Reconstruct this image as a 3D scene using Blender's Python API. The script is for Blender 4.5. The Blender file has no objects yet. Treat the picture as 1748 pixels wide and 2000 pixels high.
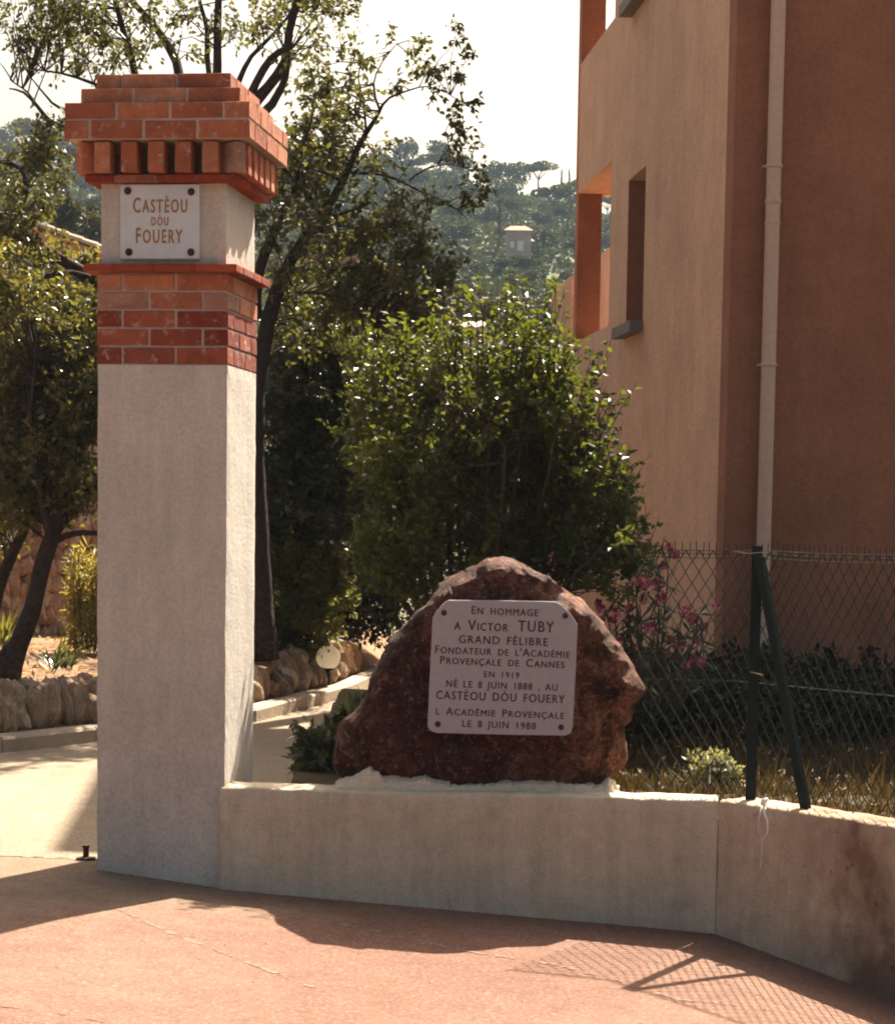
import bpy, bmesh, math, random
import numpy as np
from mathutils import Vector, Matrix, noise as mnoise

R = math.radians
scene = bpy.context.scene
COL = scene.collection
random.seed(7)
rng = np.random.default_rng(7)

# ------------------------------------------------------------------ camera
F = 4200.0                      # focal length in photograph pixels (1748 wide)
PITCH = 0.084                   # tangent of the downward pitch
ROLL = 0.0155
EYE = Vector((0, 0, 1.57))
cam_d = bpy.data.cameras.new('camera')
cam = bpy.data.objects.new('camera', cam_d)
COL.objects.link(cam)
cam_d.sensor_fit = 'HORIZONTAL'
cam_d.sensor_width = 36
cam_d.lens = 36 * F / 1748
cam_d.shift_y = F * PITCH / 1748
cam_d.clip_start = 0.1
cam_d.clip_end = 3000
CR = Matrix.Rotation(math.pi / 2 - math.atan(PITCH), 3, 'X') @ Matrix.Rotation(ROLL, 3, 'Z')
cam.matrix_world = Matrix.Translation(EYE) @ CR.to_4x4()
scene.camera = cam

# ------------------------------------------------------------------ light
SUN_AZ = R(26.3)                # from +Y towards +X
SUN_EL = R(49.3)
world = bpy.data.worlds.new('World')
scene.world = world
world.use_nodes = True
wn = world.node_tree
bg = wn.nodes['Background']
sky = wn.nodes.new('ShaderNodeTexSky')
sky.sky_type = 'NISHITA'
sky.sun_disc = False
sky.sun_elevation = SUN_EL
sky.sun_rotation = SUN_AZ
sky.air_density = 1.0
sky.dust_density = 9.0
sky.ozone_density = 0.5
tint = wn.nodes.new('ShaderNodeMix'); tint.data_type = 'RGBA'; tint.blend_type = 'MULTIPLY'
tint.inputs[0].default_value = 1.0; tint.inputs[7].default_value = (1.0, 0.95, 0.84, 1)     # warm summer haze
wn.links.new(sky.outputs[0], tint.inputs[6]); wn.links.new(tint.outputs[2], bg.inputs[0])
bg.inputs[1].default_value = 0.057
sun_d = bpy.data.lights.new('sun', 'SUN')
sun = bpy.data.objects.new('sun', sun_d)
COL.objects.link(sun)
sun_d.energy = 5.0
sun_d.angle = R(0.55)
sun_d.color = (1.0, 0.90, 0.74)
sdir = Vector((math.sin(SUN_AZ) * math.cos(SUN_EL), math.cos(SUN_AZ) * math.cos(SUN_EL), math.sin(SUN_EL)))
sun.rotation_euler = sdir.to_track_quat('Z', 'Y').to_euler()
sun.location = (3, 5, 12)
vs = scene.view_settings
vs.view_transform = 'Standard'
vs.look = 'None'
vs.gamma = 1
vs.use_curve_mapping = False
vs.exposure = 2.0
scene.cycles.filter_width = 2.0
scene.cycles.max_bounces = 8
scene.cycles.volume_bounces = 1
scene.cycles.transparent_max_bounces = 8

# ------------------------------------------------------------------ unprojection of photograph pixels
def ray(px, py):
    v = Vector(((px - 874) / F, (1000 + F * PITCH - py) / F, -1.0))
    return CR @ v

def W(px, py, Y):
    d = ray(px, py)
    return EYE + d * (Y / d.y)

def G(px, py, z=0.0):
    d = ray(px, py)
    return EYE + d * ((z - EYE.z) / d.z)

# ------------------------------------------------------------------ objects
def tag(o, label=None, cat=None, group=None, kind=None):
    if label: o['label'] = label
    if cat: o['category'] = cat
    if group: o['group'] = group
    if kind: o['kind'] = kind
    return o

def thing(name, label, cat, loc=(0, 0, 0), rz=0.0, group=None):
    o = bpy.data.objects.new(name, None)
    o.empty_display_size = 0.1
    COL.objects.link(o)
    o.location = loc
    o.rotation_euler = (0, 0, rz)
    return tag(o, label, cat, group)

def link(name, me, parent=None, mat=None):
    o = bpy.data.objects.new(name, me)
    COL.objects.link(o)
    if mat is not None and not me.materials:
        me.materials.append(mat)
    if parent is not None:
        o.parent = parent
    return o

class MB:
    """collects polygons; v in world (or local) coordinates"""
    def __init__(s):
        s.v = []; s.f = []
    def add(s, vs_, fs):
        n = len(s.v)
        s.v.extend([tuple(p) for p in vs_])
        s.f.extend([tuple(i + n for i in f) for f in fs])
    def box(s, x0, x1, y0, y1, z0, z1, M=None):
        c = [(x0, y0, z0), (x1, y0, z0), (x1, y1, z0), (x0, y1, z0), (x0, y0, z1), (x1, y0, z1), (x1, y1, z1), (x0, y1, z1)]
        if M is not None:
            c = [M @ Vector(p) for p in c]
        s.add(c, [(0, 3, 2, 1), (4, 5, 6, 7), (0, 1, 5, 4), (1, 2, 6, 5), (2, 3, 7, 6), (3, 0, 4, 7)])
    def tube(s, pts, rad, n=6, cap=True):
        pts = [Vector(p) for p in pts]
        if not hasattr(rad, '__len__'):
            rad = [rad] * len(pts)
        base = len(s.v)
        up = None
        for i, p in enumerate(pts):
            t = (pts[min(i + 1, len(pts) - 1)] - pts[max(i - 1, 0)])
            if t.length < 1e-9: t = Vector((0, 0, 1))
            t.normalize()
            if up is None:
                up = t.orthogonal().normalized()
            else:
                up = (up - t * up.dot(t))
                if up.length < 1e-6: up = t.orthogonal()
                up.normalize()
            b = t.cross(up)
            for k in range(n):
                a = 2 * math.pi * k / n
                s.v.append(tuple(p + (up * math.cos(a) + b * math.sin(a)) * rad[i]))
        for i in range(len(pts) - 1):
            for k in range(n):
                a = base + i * n + k; b2 = base + i * n + (k + 1) % n
                s.f.append((a, b2, b2 + n, a + n))
        if cap:
            s.f.append(tuple(base + k for k in reversed(range(n))))
            e = base + (len(pts) - 1) * n
            s.f.append(tuple(e + k for k in range(n)))
    def lathe(s, prof, n=16, c=(0, 0, 0)):
        base = len(s.v)
        for r_, z in prof:
            for k in range(n):
                a = 2 * math.pi * k / n
                s.v.append((c[0] + r_ * math.cos(a), c[1] + r_ * math.sin(a), c[2] + z))
        for i in range(len(prof) - 1):
            for k in range(n):
                a = base + i * n + k; b = base + i * n + (k + 1) % n
                s.f.append((a, b, b + n, a + n))
    def mesh(s, name, smooth=False):
        me = bpy.data.meshes.new(name)
        me.from_pydata(s.v, [], s.f)
        me.update()
        if smooth:
            me.polygons.foreach_set('use_smooth', [True] * len(me.polygons))
        return me
    def build(s, name, mat, parent=None, smooth=False, local=False):
        me = s.mesh(name, smooth)
        o = link(name, me, parent, mat)
        if parent is not None and not local:
            o.matrix_parent_inverse = thing_matrix(parent).inverted()
        return o

def thing_matrix(o):
    m = Matrix.Translation(o.location) @ o.rotation_euler.to_matrix().to_4x4() @ Matrix.Diagonal(o.scale).to_4x4()
    if o.parent:
        m = thing_matrix(o.parent) @ o.matrix_parent_inverse @ m
    return m

def np_mesh(name, verts, faces, mat, parent=None, smooth=False):
    """verts (n,3), faces (m,k) arrays of equal k"""
    me = bpy.data.meshes.new(name)
    k = faces.shape[1]
    me.vertices.add(len(verts)); me.vertices.foreach_set('co', np.asarray(verts, dtype=np.float32).ravel())
    me.loops.add(faces.size); me.loops.foreach_set('vertex_index', faces.astype(np.int32).ravel())
    me.polygons.add(len(faces))
    me.polygons.foreach_set('loop_start', np.arange(0, faces.size, k, dtype=np.int32))
    me.polygons.foreach_set('use_smooth', np.full(len(faces), smooth))
    me.update(calc_edges=True)
    o = link(name, me, parent, mat)
    if parent is not None:
        o.matrix_parent_inverse = thing_matrix(parent).inverted()
    return o

# ------------------------------------------------------------------ materials
def nodes(name):
    m = bpy.data.materials.new(name)
    m.use_nodes = True
    nt = m.node_tree
    return m, nt, nt.nodes['Principled BSDF']

def N(nt, t, **kw):
    n = nt.nodes.new(t)
    for k, v in kw.items():
        if k in n.inputs.keys():
            n.inputs[k].default_value = v
        else:
            setattr(n, k, v)
    return n

def coords(nt, kind='Object', scale=(1, 1, 1)):
    tc = nt.nodes.new('ShaderNodeTexCoord')
    mp = nt.nodes.new('ShaderNodeMapping')
    mp.inputs['Scale'].default_value = scale
    nt.links.new(tc.outputs[kind], mp.inputs['Vector'])
    return mp.outputs[0]

def ramp(nt, fac, stops):
    r_ = nt.nodes.new('ShaderNodeValToRGB')
    el = r_.color_ramp.elements
    while len(el) < len(stops): el.new(0.5)
    for e, (p, c) in zip(el, stops):
        e.position = p
        e.color = (*c, 1) if len(c) == 3 else c
    nt.links.new(fac, r_.inputs[0])
    return r_.outputs[0]

def mix(nt, fac, a, b, mode='MIX'):
    m = nt.nodes.new('ShaderNodeMix'); m.data_type = 'RGBA'; m.blend_type = mode
    for idx, val in ((0, fac), (6, a), (7, b)):
        if hasattr(val, 'is_linked') or isinstance(val, bpy.types.NodeSocket):
            nt.links.new(val, m.inputs[idx])
        elif idx == 0:
            m.inputs[0].default_value = val
        else:
            m.inputs[idx].default_value = (*val, 1)
    return m.outputs[2]

def noise(nt, vec, scale, detail=4, rough=0.6, dist=0.0):
    n = nt.nodes.new('ShaderNodeTexNoise')
    n.inputs['Scale'].default_value = scale; n.inputs['Detail'].default_value = detail
    n.inputs['Roughness'].default_value = rough; n.inputs['Distortion'].default_value = dist
    nt.links.new(vec, n.inputs['Vector'])
    return n.outputs['Fac']

def bump(nt, h, strength, dist=0.01, prev=None):
    b = nt.nodes.new('ShaderNodeBump')
    b.inputs['Strength'].default_value = strength; b.inputs['Distance'].default_value = dist
    nt.links.new(h, b.inputs['Height'])
    if prev is not None: nt.links.new(prev, b.inputs['Normal'])
    return b.outputs[0]

def scl(c, k): return tuple(min(1, x * k) for x in c)

def plaster(name, col, grain=60, gstr=0.35, mott=0.18, streak=0.12, rough=0.95, dark=None):
    m, nt, p = nodes(name)
    v = coords(nt)
    big = noise(nt, v, 1.7, 5, 0.65)
    med = noise(nt, v, 14, 4, 0.7)
    fine = noise(nt, v, grain, 3, 0.75)
    vs_ = coords(nt, scale=(9, 9, 0.7))
    st = noise(nt, vs_, 1.6, 5, 0.6)
    c = ramp(nt, big, [(0.3, scl(col, 1 - mott)), (0.7, scl(col, 1 + mott))])
    c = mix(nt, 0.8, c, ramp(nt, med, [(0.3, (1 - mott * .6,) * 3), (0.7, (1 + mott * .2,) * 3)]), 'MULTIPLY')
    c = mix(nt, 1.0, c, ramp(nt, st, [(0.3, (1 - streak * 1.6,) * 3), (0.62, (1, 1, 1))]), 'MULTIPLY')
    c = mix(nt, 1.0, c, ramp(nt, fine, [(0.3, (0.80,) * 3), (0.6, (1, 1, 1))]), 'MULTIPLY')
    spots = ramp(nt, noise(nt, v, 19, 4, 0.7), [(0.66, (0, 0, 0)), (0.73, (0.45,) * 3)])
    c = mix(nt, spots, c, scl(col, 0.55))
    pale = ramp(nt, noise(nt, coords(nt, scale=(1, 1, .4)), 5.5, 6, 0.7, 0.5), [(0.55, (0, 0, 0)), (0.72, (0.25,) * 3)])
    c = mix(nt, pale, c, scl(col, 1.25))
    nt.links.new(c, p.inputs['Base Color'])
    p.inputs['Roughness'].default_value = rough
    p.inputs['Specular IOR Level'].default_value = 0.15
    b1 = bump(nt, fine, gstr, 0.012)
    b2 = bump(nt, med, gstr * .6, 0.03, b1)
    nt.links.new(b2, p.inputs['Normal'])
    m['c'] = 1
    return m

def simple(name, col, rough=0.7, metal=0.0, var=0.15, scale=20, bstr=0.1, spec=0.3):
    m, nt, p = nodes(name)
    v = coords(nt)
    n_ = noise(nt, v, scale, 4, 0.6)
    nt.links.new(ramp(nt, n_, [(0.3, scl(col, 1 - var)), (0.7, scl(col, 1 + var))]), p.inputs['Base Color'])
    p.inputs['Roughness'].default_value = rough
    p.inputs['Metallic'].default_value = metal
    p.inputs['Specular IOR Level'].default_value = spec
    if bstr: nt.links.new(bump(nt, n_, bstr, 0.01), p.inputs['Normal'])
    return m

def brick_mat(name, c1, c2, c3, bright=1.0, bloom=0.25):
    m, nt, p = nodes(name)
    oi = nt.nodes.new('ShaderNodeObjectInfo')
    v = coords(nt)
    add = nt.nodes.new('ShaderNodeVectorMath'); add.operation = 'ADD'
    sc_ = nt.nodes.new('ShaderNodeVectorMath'); sc_.operation = 'SCALE'; sc_.inputs[3].default_value = 37
    comb = nt.nodes.new('ShaderNodeCombineXYZ')
    for i in range(3): nt.links.new(oi.outputs['Random'], comb.inputs[i])
    nt.links.new(comb.outputs[0], sc_.inputs[0]); nt.links.new(sc_.outputs[0], add.inputs[0]); nt.links.new(v, add.inputs[1])
    vec = add.outputs[0]
    base = ramp(nt, oi.outputs['Random'], [(0.0, c1), (0.45, c2), (0.8, c3), (0.93, c2), (1.0, (0.30, 0.20, 0.17))])
    n1 = noise(nt, vec, 9, 4, 0.6, 0.6)
    n2 = noise(nt, vec, 90, 3, 0.7)
    n3 = noise(nt, vec, 22, 5, 0.75)
    c = mix(nt, 1.0, base, ramp(nt, n1, [(0.3, (0.72, 0.68, 0.66)), (0.65, (1.12, 1.12, 1.1))]), 'MULTIPLY')
    c = mix(nt, 1.0, c, ramp(nt, n2, [(0.3, (0.8,) * 3), (0.6, (1, 1, 1))]), 'MULTIPLY')
    fac = ramp(nt, n3, [(0.56, (0, 0, 0)), (0.72, (bloom,) * 3)])
    c = mix(nt, fac, c, (0.52, 0.42, 0.36))
    nt.links.new(c, p.inputs['Base Color'])
    p.inputs['Roughness'].default_value = 0.9
    p.inputs['Specular IOR Level'].default_value = 0.2
    nt.links.new(bump(nt, n2, 0.35, 0.006, bump(nt, n3, 0.3, 0.01)), p.inputs['Normal'])
    return m

def leaf_mat(name, c_dark, c_mid, c_light, trans=0.35, rough=0.42, spec=0.5, tcol=None):
    m = bpy.data.materials.new(name); m.use_nodes = True
    nt = m.node_tree
    p = nt.nodes['Principled BSDF']; out = nt.nodes['Material Output']
    c_dark, c_mid, c_light = scl(c_dark, .58), scl(c_mid, .6), scl(c_light, .72)
    if tcol: tcol = scl(tcol, .6)
    g = nt.nodes.new('ShaderNodeNewGeometry')
    c = ramp(nt, g.outputs['Random Per Island'], [(0.0, c_dark), (0.45, c_mid), (0.85, c_light), (1.0, scl(c_light, 1.25))])
    nt.links.new(c, p.inputs['Base Color'])
    p.inputs['Roughness'].default_value = rough
    p.inputs['Specular IOR Level'].default_value = spec
    t = nt.nodes.new('ShaderNodeBsdfTranslucent')
    tc = tcol or (c_light[0] * 2.6, c_light[1] * 2.5, c_light[2] * 0.9)
    t2 = mix(nt, 0.5, c, tc)
    nt.links.new(t2, t.inputs['Color'])
    ms = nt.nodes.new('ShaderNodeMixShader'); ms.inputs[0].default_value = trans
    nt.links.new(p.outputs[0], ms.inputs[1]); nt.links.new(t.outputs[0], ms.inputs[2])
    nt.links.new(ms.outputs[0], out.inputs[0])
    return m

MAT = {}
MAT['pillar'] = plaster('pillar_render', (0.51, 0.465, 0.415), 55, 0.22, 0.13, 0.07)
MAT['mortar'] = plaster('mortar', (0.42, 0.36, 0.32), 90, 0.4, 0.1, 0.0)
MAT['mortar_bed'] = plaster('mortar_bed', (0.62, 0.52, 0.39), 60, 0.9, 0.2, 0.0)
MAT['brick_red'] = brick_mat('brick_red', (0.17, 0.032, 0.018), (0.23, 0.052, 0.028), (0.31, 0.09, 0.048), bloom=0.8)
MAT['brick_orange'] = brick_mat('brick_orange', (0.29, 0.085, 0.045), (0.39, 0.140, 0.075), (0.48, 0.215, 0.13), bloom=0.75)
MAT['brick_dark'] = brick_mat('brick_dark', (0.20, 0.035, 0.02), (0.26, 0.05, 0.025), (0.32, 0.07, 0.035), bloom=0.15)
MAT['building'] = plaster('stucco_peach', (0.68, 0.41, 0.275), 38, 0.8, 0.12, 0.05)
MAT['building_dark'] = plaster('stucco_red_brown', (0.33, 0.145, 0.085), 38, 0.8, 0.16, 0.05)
MAT['pipe'] = simple('pipe_paint', (0.52, 0.36, 0.27), 0.5, 0, 0.08, 30, 0.03)
MAT['sill'] = simple('slate_sill', (0.16, 0.13, 0.12), 0.7)
MAT['glass'] = simple('dark_glass', (0.02, 0.022, 0.025), 0.1, 0, 0.1, 5, 0, 0.6)
MAT['white_paint'] = simple('white_paint', (0.7, 0.68, 0.63), 0.5)
MAT['marble'] = simple('marble_white', (0.50, 0.53, 0.57), 0.4, 0, 0.07, 18, 0.03)
MAT['marble_grey'] = simple('marble_grey', (0.315, 0.295, 0.31), 0.45, 0, 0.06, 25, 0.03)
MAT['letter_gold'] = simple('letter_ochre', (0.30, 0.155, 0.065), 0.55, 0.1, 0.3, 60, 0.05)
MAT['letter_dark'] = simple('letter_dark', (0.055, 0.022, 0.022), 0.7, 0, 0.5, 60, 0.05)
MAT['screw'] = simple('screw_bronze', (0.05, 0.02, 0.018), 0.5, 0.3)
MAT['post'] = simple('post_green', (0.003, 0.010, 0.009), 0.6, 0, 0.3, 30, 0.08, 0.2)
MAT['wire'] = simple('wire_green', (0.007, 0.011, 0.009), 0.5, 0.0, 0.2, 30, 0)
MAT['twine'] = simple('twine', (0.45, 0.33, 0.2), 0.9)
MAT['rust'] = simple('rusty_iron', (0.05, 0.02, 0.012), 0.85)
MAT['bark'] = simple('bark', (0.045, 0.032, 0.026), 0.95, 0, 0.5, 25, 0.8, 0.1)
MAT['twig'] = simple('twig', (0.06, 0.04, 0.028), 0.9, 0, 0.3, 30, 0, 0.1)
MAT['globe'] = simple('globe_white', (0.82, 0.78, 0.68), 0.35, 0, 0.02, 4, 0)
nt = MAT['globe'].node_tree
_t = nt.nodes.new('ShaderNodeBsdfTranslucent'); _t.inputs[0].default_value = (0.95, 0.9, 0.78, 1)
_m = nt.nodes.new('ShaderNodeMixShader'); _m.inputs[0].default_value = 0.8
nt.links.new(nt.nodes['Principled BSDF'].outputs[0], _m.inputs[1]); nt.links.new(_t.outputs[0], _m.inputs[2]); nt.links.new(_m.outputs[0], nt.nodes['Material Output'].inputs[0])
MAT['white_drip'] = simple('white_drip', (0.85, 0.85, 0.82), 0.5, 0, 0.05, 30, 0.2)
MAT['soil'] = plaster('soil', (0.25, 0.145, 0.085), 25, 0.8, 0.35, 0.0)
MAT['garden_soil'] = plaster('garden_soil', (0.08, 0.055, 0.03), 25, 0.8, 0.35, 0.0)
MAT['kerb'] = plaster('kerb_concrete', (0.40, 0.32, 0.24), 60, 0.4, 0.15, 0.0)
MAT['roof'] = simple('roof_tile', (0.34, 0.17, 0.11), 0.9, 0, 0.25, 3, 0.1)
MAT['house_wall'] = simple('house_wall', (0.42, 0.31, 0.25), 0.9, 0, 0.12, 1.5, 0)
MAT['house_pink'] = simple('house_pink_wall', (0.46, 0.26, 0.17), 0.9, 0, 0.2, 1.5, 0.1)

def stone_mat(name, cs, scale=8):
    m, nt, p = nodes(name)
    oi = nt.nodes.new('ShaderNodeObjectInfo')
    g = nt.nodes.new('ShaderNodeNewGeometry')
    v = coords(nt)
    s_ = nt.nodes.new('ShaderNodeMath'); s_.operation = 'ADD'
    nt.links.new(oi.outputs['Random'], s_.inputs[0]); nt.links.new(g.outputs['Random Per Island'], s_.inputs[1])
    fr = nt.nodes.new('ShaderNodeMath'); fr.operation = 'FRACT'
    nt.links.new(s_.outputs[0], fr.inputs[0])
    base = ramp(nt, fr.outputs[0], [(i / (len(cs) - 1), c) for i, c in enumerate(cs)])
    n1 = noise(nt, v, scale, 6, 0.7, 0.5)
    c = mix(nt, 1.0, base, ramp(nt, n1, [(0.3, (0.5, 0.46, 0.42)), (0.7, (1.15,) * 3)]), 'MULTIPLY')
    nt.links.new(c, p.inputs['Base Color'])
    p.inputs['Roughness'].default_value = 0.95
    p.inputs['Specular IOR Level'].default_value = 0.1
    nt.links.new(bump(nt, n1, 0.7, 0.03), p.inputs['Normal'])
    return m
MAT['stone'] = stone_mat('limestone', [(0.55, 0.42, 0.29), (0.26, 0.19, 0.14), (0.66, 0.52, 0.37), (0.40, 0.24, 0.13)])
MAT['rubble'] = stone_mat('rubble', [(0.62, 0.43, 0.31), (0.52, 0.35, 0.24), (0.70, 0.52, 0.38), (0.42, 0.26, 0.16)])

# boulder: dark red porphyry with pale crystalline patches
def boulder_mat():
    m, nt, p = nodes('red_boulder')
    v = coords(nt)
    n1 = noise(nt, v, 3.6, 10, 0.74, 0.5)
    n2 = noise(nt, v, 8, 9, 0.74, 0.5)
    n3 = noise(nt, v, 60, 4, 0.8)
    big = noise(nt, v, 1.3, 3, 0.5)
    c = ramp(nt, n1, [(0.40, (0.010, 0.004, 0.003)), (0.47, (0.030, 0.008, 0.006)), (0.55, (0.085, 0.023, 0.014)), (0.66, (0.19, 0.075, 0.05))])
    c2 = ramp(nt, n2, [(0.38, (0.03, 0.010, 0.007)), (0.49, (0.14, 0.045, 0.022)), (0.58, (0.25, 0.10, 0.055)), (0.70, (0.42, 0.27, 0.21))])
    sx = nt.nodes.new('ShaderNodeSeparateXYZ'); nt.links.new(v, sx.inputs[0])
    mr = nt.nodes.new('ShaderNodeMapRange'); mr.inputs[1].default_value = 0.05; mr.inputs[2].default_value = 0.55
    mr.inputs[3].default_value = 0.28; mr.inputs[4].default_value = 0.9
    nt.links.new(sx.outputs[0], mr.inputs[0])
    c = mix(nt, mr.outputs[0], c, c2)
    c = mix(nt, ramp(nt, noise(nt, v, 16, 6, 0.8, 0.3), [(0.54, (0, 0, 0)), (0.66, (0.42,) * 3)]), c, (0.30, 0.17, 0.15))
    c = mix(nt, 1.0, c, ramp(nt, n3, [(0.40, (0.45,) * 3), (0.58, (1.35,) * 3)]), 'MULTIPLY')
    c = mix(nt, ramp(nt, noise(nt, v, 38, 3, 0.7), [(0.59, (0, 0, 0)), (0.65, (0.45,) * 3)]), c, (0.46, 0.27, 0.2))
    nt.links.new(c, p.inputs['Base Color'])
    p.inputs['Roughness'].default_value = 0.8
    p.inputs['Specular IOR Level'].default_value = 0.25
    nt.links.new(bump(nt, n3, 0.8, 0.015, bump(nt, n2, 1.0, 0.06)), p.inputs['Normal'])
    return m
MAT['boulder'] = boulder_mat()

# low wall: beige render with streaks; right length stained
def wall_mat(name, stained):
    m, nt, p = nodes(name)
    v = coords(nt)
    big = noise(nt, v, 1.6, 5, 0.6); med = noise(nt, v, 12, 5, 0.7); fine = noise(nt, v, 80, 3, 0.75)
    st = noise(nt, coords(nt, scale=(8, 8, 0.5)), 2.2, 5, 0.62)
    c = ramp(nt, big, [(0.3, (0.52, 0.44, 0.33)), (0.7, (0.62, 0.53, 0.41))])
    c = mix(nt, 1.0, c, ramp(nt, st, [(0.35, (0.88, 0.87, 0.85)), (0.6, (1, 1, 1))]), 'MULTIPLY')
    c = mix(nt, 1.0, c, ramp(nt, med, [(0.3, (0.84, 0.82, 0.8)), (0.65, (1.03,) * 3)]), 'MULTIPLY')
    c = mix(nt, 1.0, c, ramp(nt, fine, [(0.3, (0.84,) * 3), (0.6, (1, 1, 1))]), 'MULTIPLY')
    sx = nt.nodes.new('ShaderNodeSeparateXYZ'); nt.links.new(v, sx.inputs[0])
    # splash dirt at the foot of the wall
    mz = nt.nodes.new('ShaderNodeMapRange'); mz.inputs[1].default_value = -0.32; mz.inputs[2].default_value = -0.05
    mz.inputs[3].default_value = 0.5; mz.inputs[4].default_value = 0.0
    nt.links.new(sx.outputs[2], mz.inputs[0])
    if stained:
        mx = nt.nodes.new('ShaderNodeMapRange'); mx.inputs[1].default_value = 1.40; mx.inputs[2].default_value = 1.62
        nt.links.new(sx.outputs[0], mx.inputs[0])
        blot = ramp(nt, noise(nt, coords(nt, scale=(1, 1, 0.6)), 4.0, 4, 0.55, 0.2), [(0.34, (0, 0, 0)), (0.55, (1, 1, 1))])
        f_ = mix(nt, 1.0, blot, mx.outputs[0], 'MULTIPLY')
        c = mix(nt, f_, c, mix(nt, 1.0, c, (0.42, 0.34, 0.33), 'MULTIPLY'))
        sp = ramp(nt, noise(nt, v, 17, 4, 0.7), [(0.64, (0, 0, 0)), (0.70, (0.7,) * 3)])
        c = mix(nt, sp, c, mix(nt, 1.0, c, (0.35, 0.28, 0.26), 'MULTIPLY'))
        c = mix(nt, 1.0, c, (0.92, 0.84, 0.80), 'MULTIPLY')
    nt.links.new(c, p.inputs['Base Color'])
    p.inputs['Roughness'].default_value = 0.95
    p.inputs['Specular IOR Level'].default_value = 0.1
    nt.links.new(bump(nt, fine, 0.4, 0.01, bump(nt, med, 0.35, 0.03)), p.inputs['Normal'])
    return m
MAT['wall'] = wall_mat('wall_render', False)
MAT['wall_stained'] = wall_mat('wall_render_stained', True)

def ground_mat(name, ca, cb, grit=220, tan=False):
    m, nt, p = nodes(name)
    v = coords(nt)
    big = noise(nt, v, 0.7, 6, 0.6, 0.6); med = noise(nt, v, 6, 5, 0.7); fine = noise(nt, v, grit, 3, 0.8); mid = noise(nt, v, 45, 4, 0.8)
    c = ramp(nt, big, [(0.3, ca), (0.7, cb)])
    if tan:      # the pink coating peters out into bare concrete near the drive
        sx = nt.nodes.new('ShaderNodeSeparateXYZ'); nt.links.new(v, sx.inputs[0])
        m1 = nt.nodes.new('ShaderNodeMath'); m1.operation = 'MULTIPLY_ADD'; m1.inputs[1].default_value = -0.9; nt.links.new(sx.outputs[0], m1.inputs[0]); nt.links.new(sx.outputs[1], m1.inputs[2])
        m2 = nt.nodes.new('ShaderNodeMath'); m2.operation = 'MULTIPLY_ADD'; m2.inputs[1].default_value = 1.2; nt.links.new(med, m2.inputs[0]); nt.links.new(m1.outputs[0], m2.inputs[2])
        mr = nt.nodes.new('ShaderNodeMapRange'); mr.inputs[1].default_value = 9.9; mr.inputs[2].default_value = 10.9; nt.links.new(m2.outputs[0], mr.inputs[0])
        c = mix(nt, mr.outputs[0], c, (0.22, 0.158, 0.112))
    c = mix(nt, 1.0, c, ramp(nt, med, [(0.28, (0.80, 0.76, 0.74)), (0.7, (1.06,) * 3)]), 'MULTIPLY')
    c = mix(nt, 1.0, c, ramp(nt, mid, [(0.3, (0.8, 0.78, 0.77)), (0.58, (1, 1, 1))]), 'MULTIPLY')
    c = mix(nt, 1.0, c, ramp(nt, fine, [(0.3, (0.74,) * 3), (0.6, (1.05,) * 3)]), 'MULTIPLY')
    agg = noise(nt, v, 60, 3, 0.75)
    c = mix(nt, ramp(nt, agg, [(0.56, (0, 0, 0)), (0.64, (0.6,) * 3)]), c, scl(cb, 1.5))
    c = mix(nt, ramp(nt, agg, [(0.34, (0.65,) * 3), (0.42, (0, 0, 0))]), c, scl(ca, 0.4))
    st = noise(nt, v, 2.3, 7, 0.75, 0.8)
    c = mix(nt, ramp(nt, st, [(0.58, (0, 0, 0)), (0.70, (0.35,) * 3)]), c, scl(ca, 0.6))
    nt.links.new(c, p.inputs['Base Color'])
    p.inputs['Roughness'].default_value = 0.93
    p.inputs['Specular IOR Level'].default_value = 0.15
    nt.links.new(bump(nt, fine, 0.5, 0.006, bump(nt, mid, 0.25, 0.01)), p.inputs['Normal'])
    return m
MAT['pavement'] = ground_mat('pink_asphalt', (0.175, 0.092, 0.067), (0.22, 0.132, 0.098), tan=True)
MAT['driveway'] = ground_mat('pale_concrete', (0.26, 0.205, 0.15), (0.33, 0.265, 0.195), 160)
MAT['scuff'] = simple('pale_scuff', (0.20, 0.125, 0.094), 0.95, 0, 0.3, 60, 0.1)
MAT['crack'] = simple('dark_joint', (0.20, 0.10, 0.07), 0.95, 0, 0.3, 40, 0.1)

def terrain_mat():
    m, nt, p = nodes('hill_ground')
    v = coords(nt)
    n1 = noise(nt, v, 0.06, 6, 0.65); n2 = noise(nt, v, 0.6, 5, 0.7)
    c = ramp(nt, n1, [(0.35, (0.045, 0.06, 0.025)), (0.55, (0.10, 0.09, 0.045)), (0.7, (0.26, 0.19, 0.11))])
    c = mix(nt, 1.0, c, ramp(nt, n2, [(0.3, (0.6,) * 3), (0.7, (1.1,) * 3)]), 'MULTIPLY')
    nt.links.new(c, p.inputs['Base Color']); p.inputs['Roughness'].default_value = 1.0
    return m
MAT['terrain'] = terrain_mat()

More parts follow.
